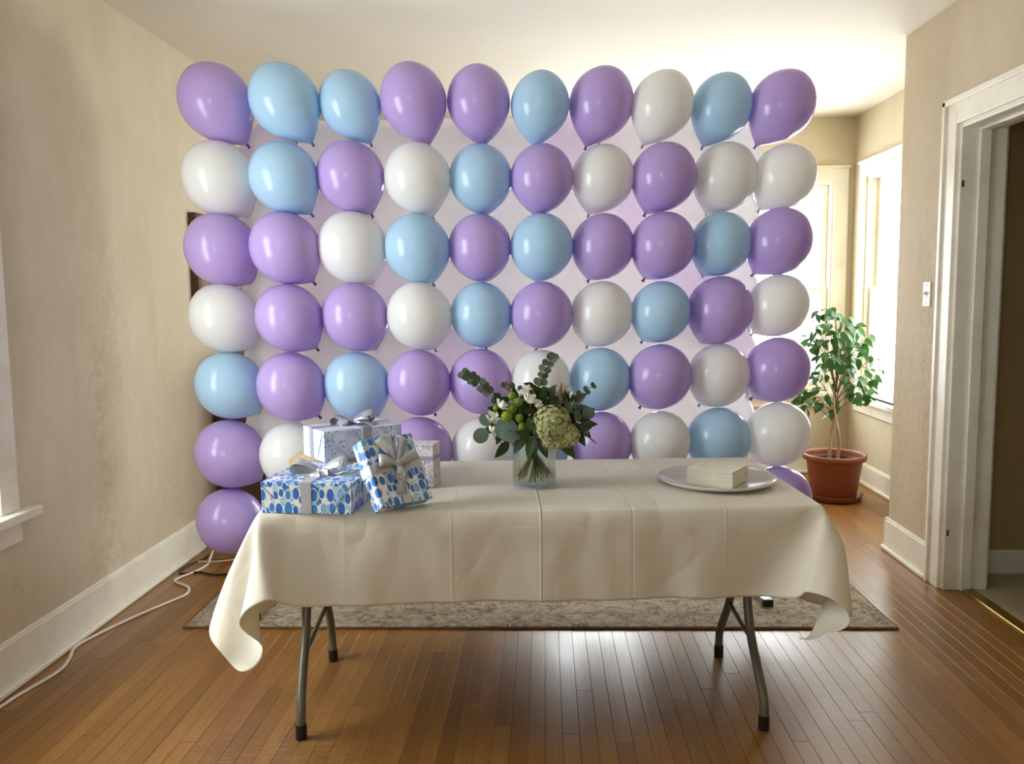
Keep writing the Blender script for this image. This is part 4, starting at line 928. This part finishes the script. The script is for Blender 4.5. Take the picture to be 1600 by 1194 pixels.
# brown filler tuft, twig and fine sprays
fil = leaf_mesh('filler_leaf', M['filler'], 1, .22, .1, 1, .2, 4)
root, pts = sprig('filler_tuft', 'brownish grassy filler tuft above the right of the hydrangea', 'filler', [V(.03, 2.95, 1.05), V(.055, 2.95, 1.09)], .0016, 'twig')
for k in range(22):
    put_leaf(fil, root, V(.052 + rr.uniform(-.022, .03), 2.945 + rr.uniform(-.01, .02), 1.062 + rr.uniform(-.01, .03)), (rr.uniform(-.45, .55), rr.uniform(-.3, .3), 1), (rr.uniform(-1, 1), -1, .2), rr.uniform(.038, .060))
root, pts = sprig('wispy_spray', 'thin wispy brown spray behind the left white blossoms', 'filler', [V(-.10, 2.97, 1.06), V(-.125, 2.97, 1.12), V(-.118, 2.97, 1.165)], .0009, 'twig')
for k in range(12):
    t = rr.uniform(.62, 1); i = min(len(pts) - 1, int(t * (len(pts) - 1))); put_leaf(fil, root, pts[i], (rr.uniform(-1, .6), rr.uniform(-.3, .3), rr.uniform(.2, 1)), (0, -1, .2), rr.uniform(.02, .035))
for x, z in ((-.148, 1.138), (-.118, 1.135), (-.090, 1.125)): put_leaf(euc, root, V(x + .004, 2.955, z - .012), (-.3, 0, 1), (.2, -1, .3), .011)
root, pts = sprig('seed_twig', 'dark thin twig with buds poking out at the lower right', 'filler', [V(.08, 2.93, .965), V(.13, 2.92, .965), V(.175, 2.915, .935)], .0012, 'twig')
for p, d in ((V(.128, 2.92, .966), (.6, 0, .5)), (V(.15, 2.918, .955), (.8, 0, -.6)), (V(.140, 2.918, .962), (.4, 0, .9))): put_leaf(fil, root, p, d, (0, -1, .2), .03)

# ------------------------------------------------------------------ potted fig by the windows
PC = Vector((2.02, 5.96, 0))
sa = tag(empty('plant_saucer', PC), 'terracotta saucer under the potted fig tree', 'saucer')
bm = bmesh.new(); lathe(bm, [(0, .0), (.165, 0), (.185, .012), (.195, .040), (.198, .044), (.190, .044), (.178, .016), (.160, .010), (0, .010)], 48); obj('dish', bm, M['terracotta'], sa, True)
po = tag(empty('flower_pot', PC + Vector((0, 0, .0105))), 'terracotta coloured plastic flower pot holding the fig tree', 'pot')
bm = bmesh.new(); lathe(bm, [(0, 0), (.148, 0), (.152, .006), (.186, .262), (.190, .268), (.200, .270), (.211, .276), (.214, .288), (.214, .306), (.209, .314), (.200, .314), (.192, .306), (.188, .285), (.184, .25), (0, .25)], 56); obj('pot_wall', bm, M['terracotta'], po, True)
bm = bmesh.new(); lathe(bm, [(.1835, .262), (.14, .268), (.08, .272), (0, .27)], 40)
for v in bm.verts: v.co.z += rr.uniform(-.004, .006)
obj('soil', bm, M['soil'], po)
fg = tag(empty('fig_tree', PC + Vector((0, 0, .272))), 'leafy weeping fig tree with a twisted trunk, in the pot by the corner windows', 'plant')
def br(name, pts, r0, r1, par=fg, n=6):
    P = spline(pts, n); bm = bmesh.new(); tube(bm, P, [r0 + (r1 - r0) * k / (len(P) - 1) for k in range(len(P))], 8); obj(name, bm, M['bark' if name == 'trunk' else 'twig'], par, True); return P
tips = []
br('trunk', [(-.035, 0, -.01), (-.030, .005, .12), (-.018, .012, .22), (-.005, -.012, .31), (-.018, -.008, .40), (-.005, .01, .52), (.01, 0, .66), (.0, .0, .85), (-.02, 0, 1.0)], .013, .004)
br('trunk', [(.028, .01, -.01), (.034, .01, .11), (.018, -.01, .21), (.005, .014, .30), (-.012, .012, .38), (.015, -.008, .50), (.04, 0, .64), (.08, .01, .80)], .012, .004)
rf = random.Random(33)
BR = [(-.26, .02, .50, .32), (-.22, -.05, .62, .36), (-.27, .0, .78, .46), (-.17, .03, .95, .52), (-.05, -.05, 1.05, .62), (.09, .04, .98, .58), (.22, .0, .86, .5), (.27, -.04, .72, .44), (.26, .03, .55, .40), (.30, .05, .62, .44), (-.10, -.12, .72, .45), (.12, -.13, .76, .45), (-.14, .12, .84, .5), (.13, .13, .70, .45), (.0, -.15, .88, .52), (-.23, .06, .40, .28), (.20, -.08, .46, .36), (.02, .12, 1.0, .6), (-.20, -.10, .88, .5), (.18, .10, .92, .55), (-.11, 0, 1.02, .6)]
leafme = leaf_mesh('fig_leaf', M['ficus_leaf'], 1, .52, .22, 1, .22)
cnt = 0
for ex, ey, ez, z0 in BR:
    P = br('branch', [(.0, 0, z0 - .02), (ex * .35, ey * .35, z0 + (ez - z0) * .55), (ex * .75, ey * .75, z0 + (ez - z0) * .92), (ex, ey, ez - .02)], .0034, .0012, n=5)
    m_ = len(P)
    for k in range(13):
        t = .32 + .68 * k / 12; p = P[min(m_ - 1, int(t * (m_ - 1)))]
        d = Vector((ex * 1.4 + rf.uniform(-.7, .7), ey + rf.uniform(-.8, .8), rf.uniform(-.9, .15)))
        nrm = Vector((rf.uniform(-.6, .6), rf.uniform(-1, .2), rf.uniform(.2, 1)))
        off_ = Vector((rf.uniform(-.045, .045), rf.uniform(-.045, .045), rf.uniform(-.03, .05)))
        put_leaf(leafme, fg, p + off_, d, nrm, rf.uniform(.072, .104)); cnt += 1
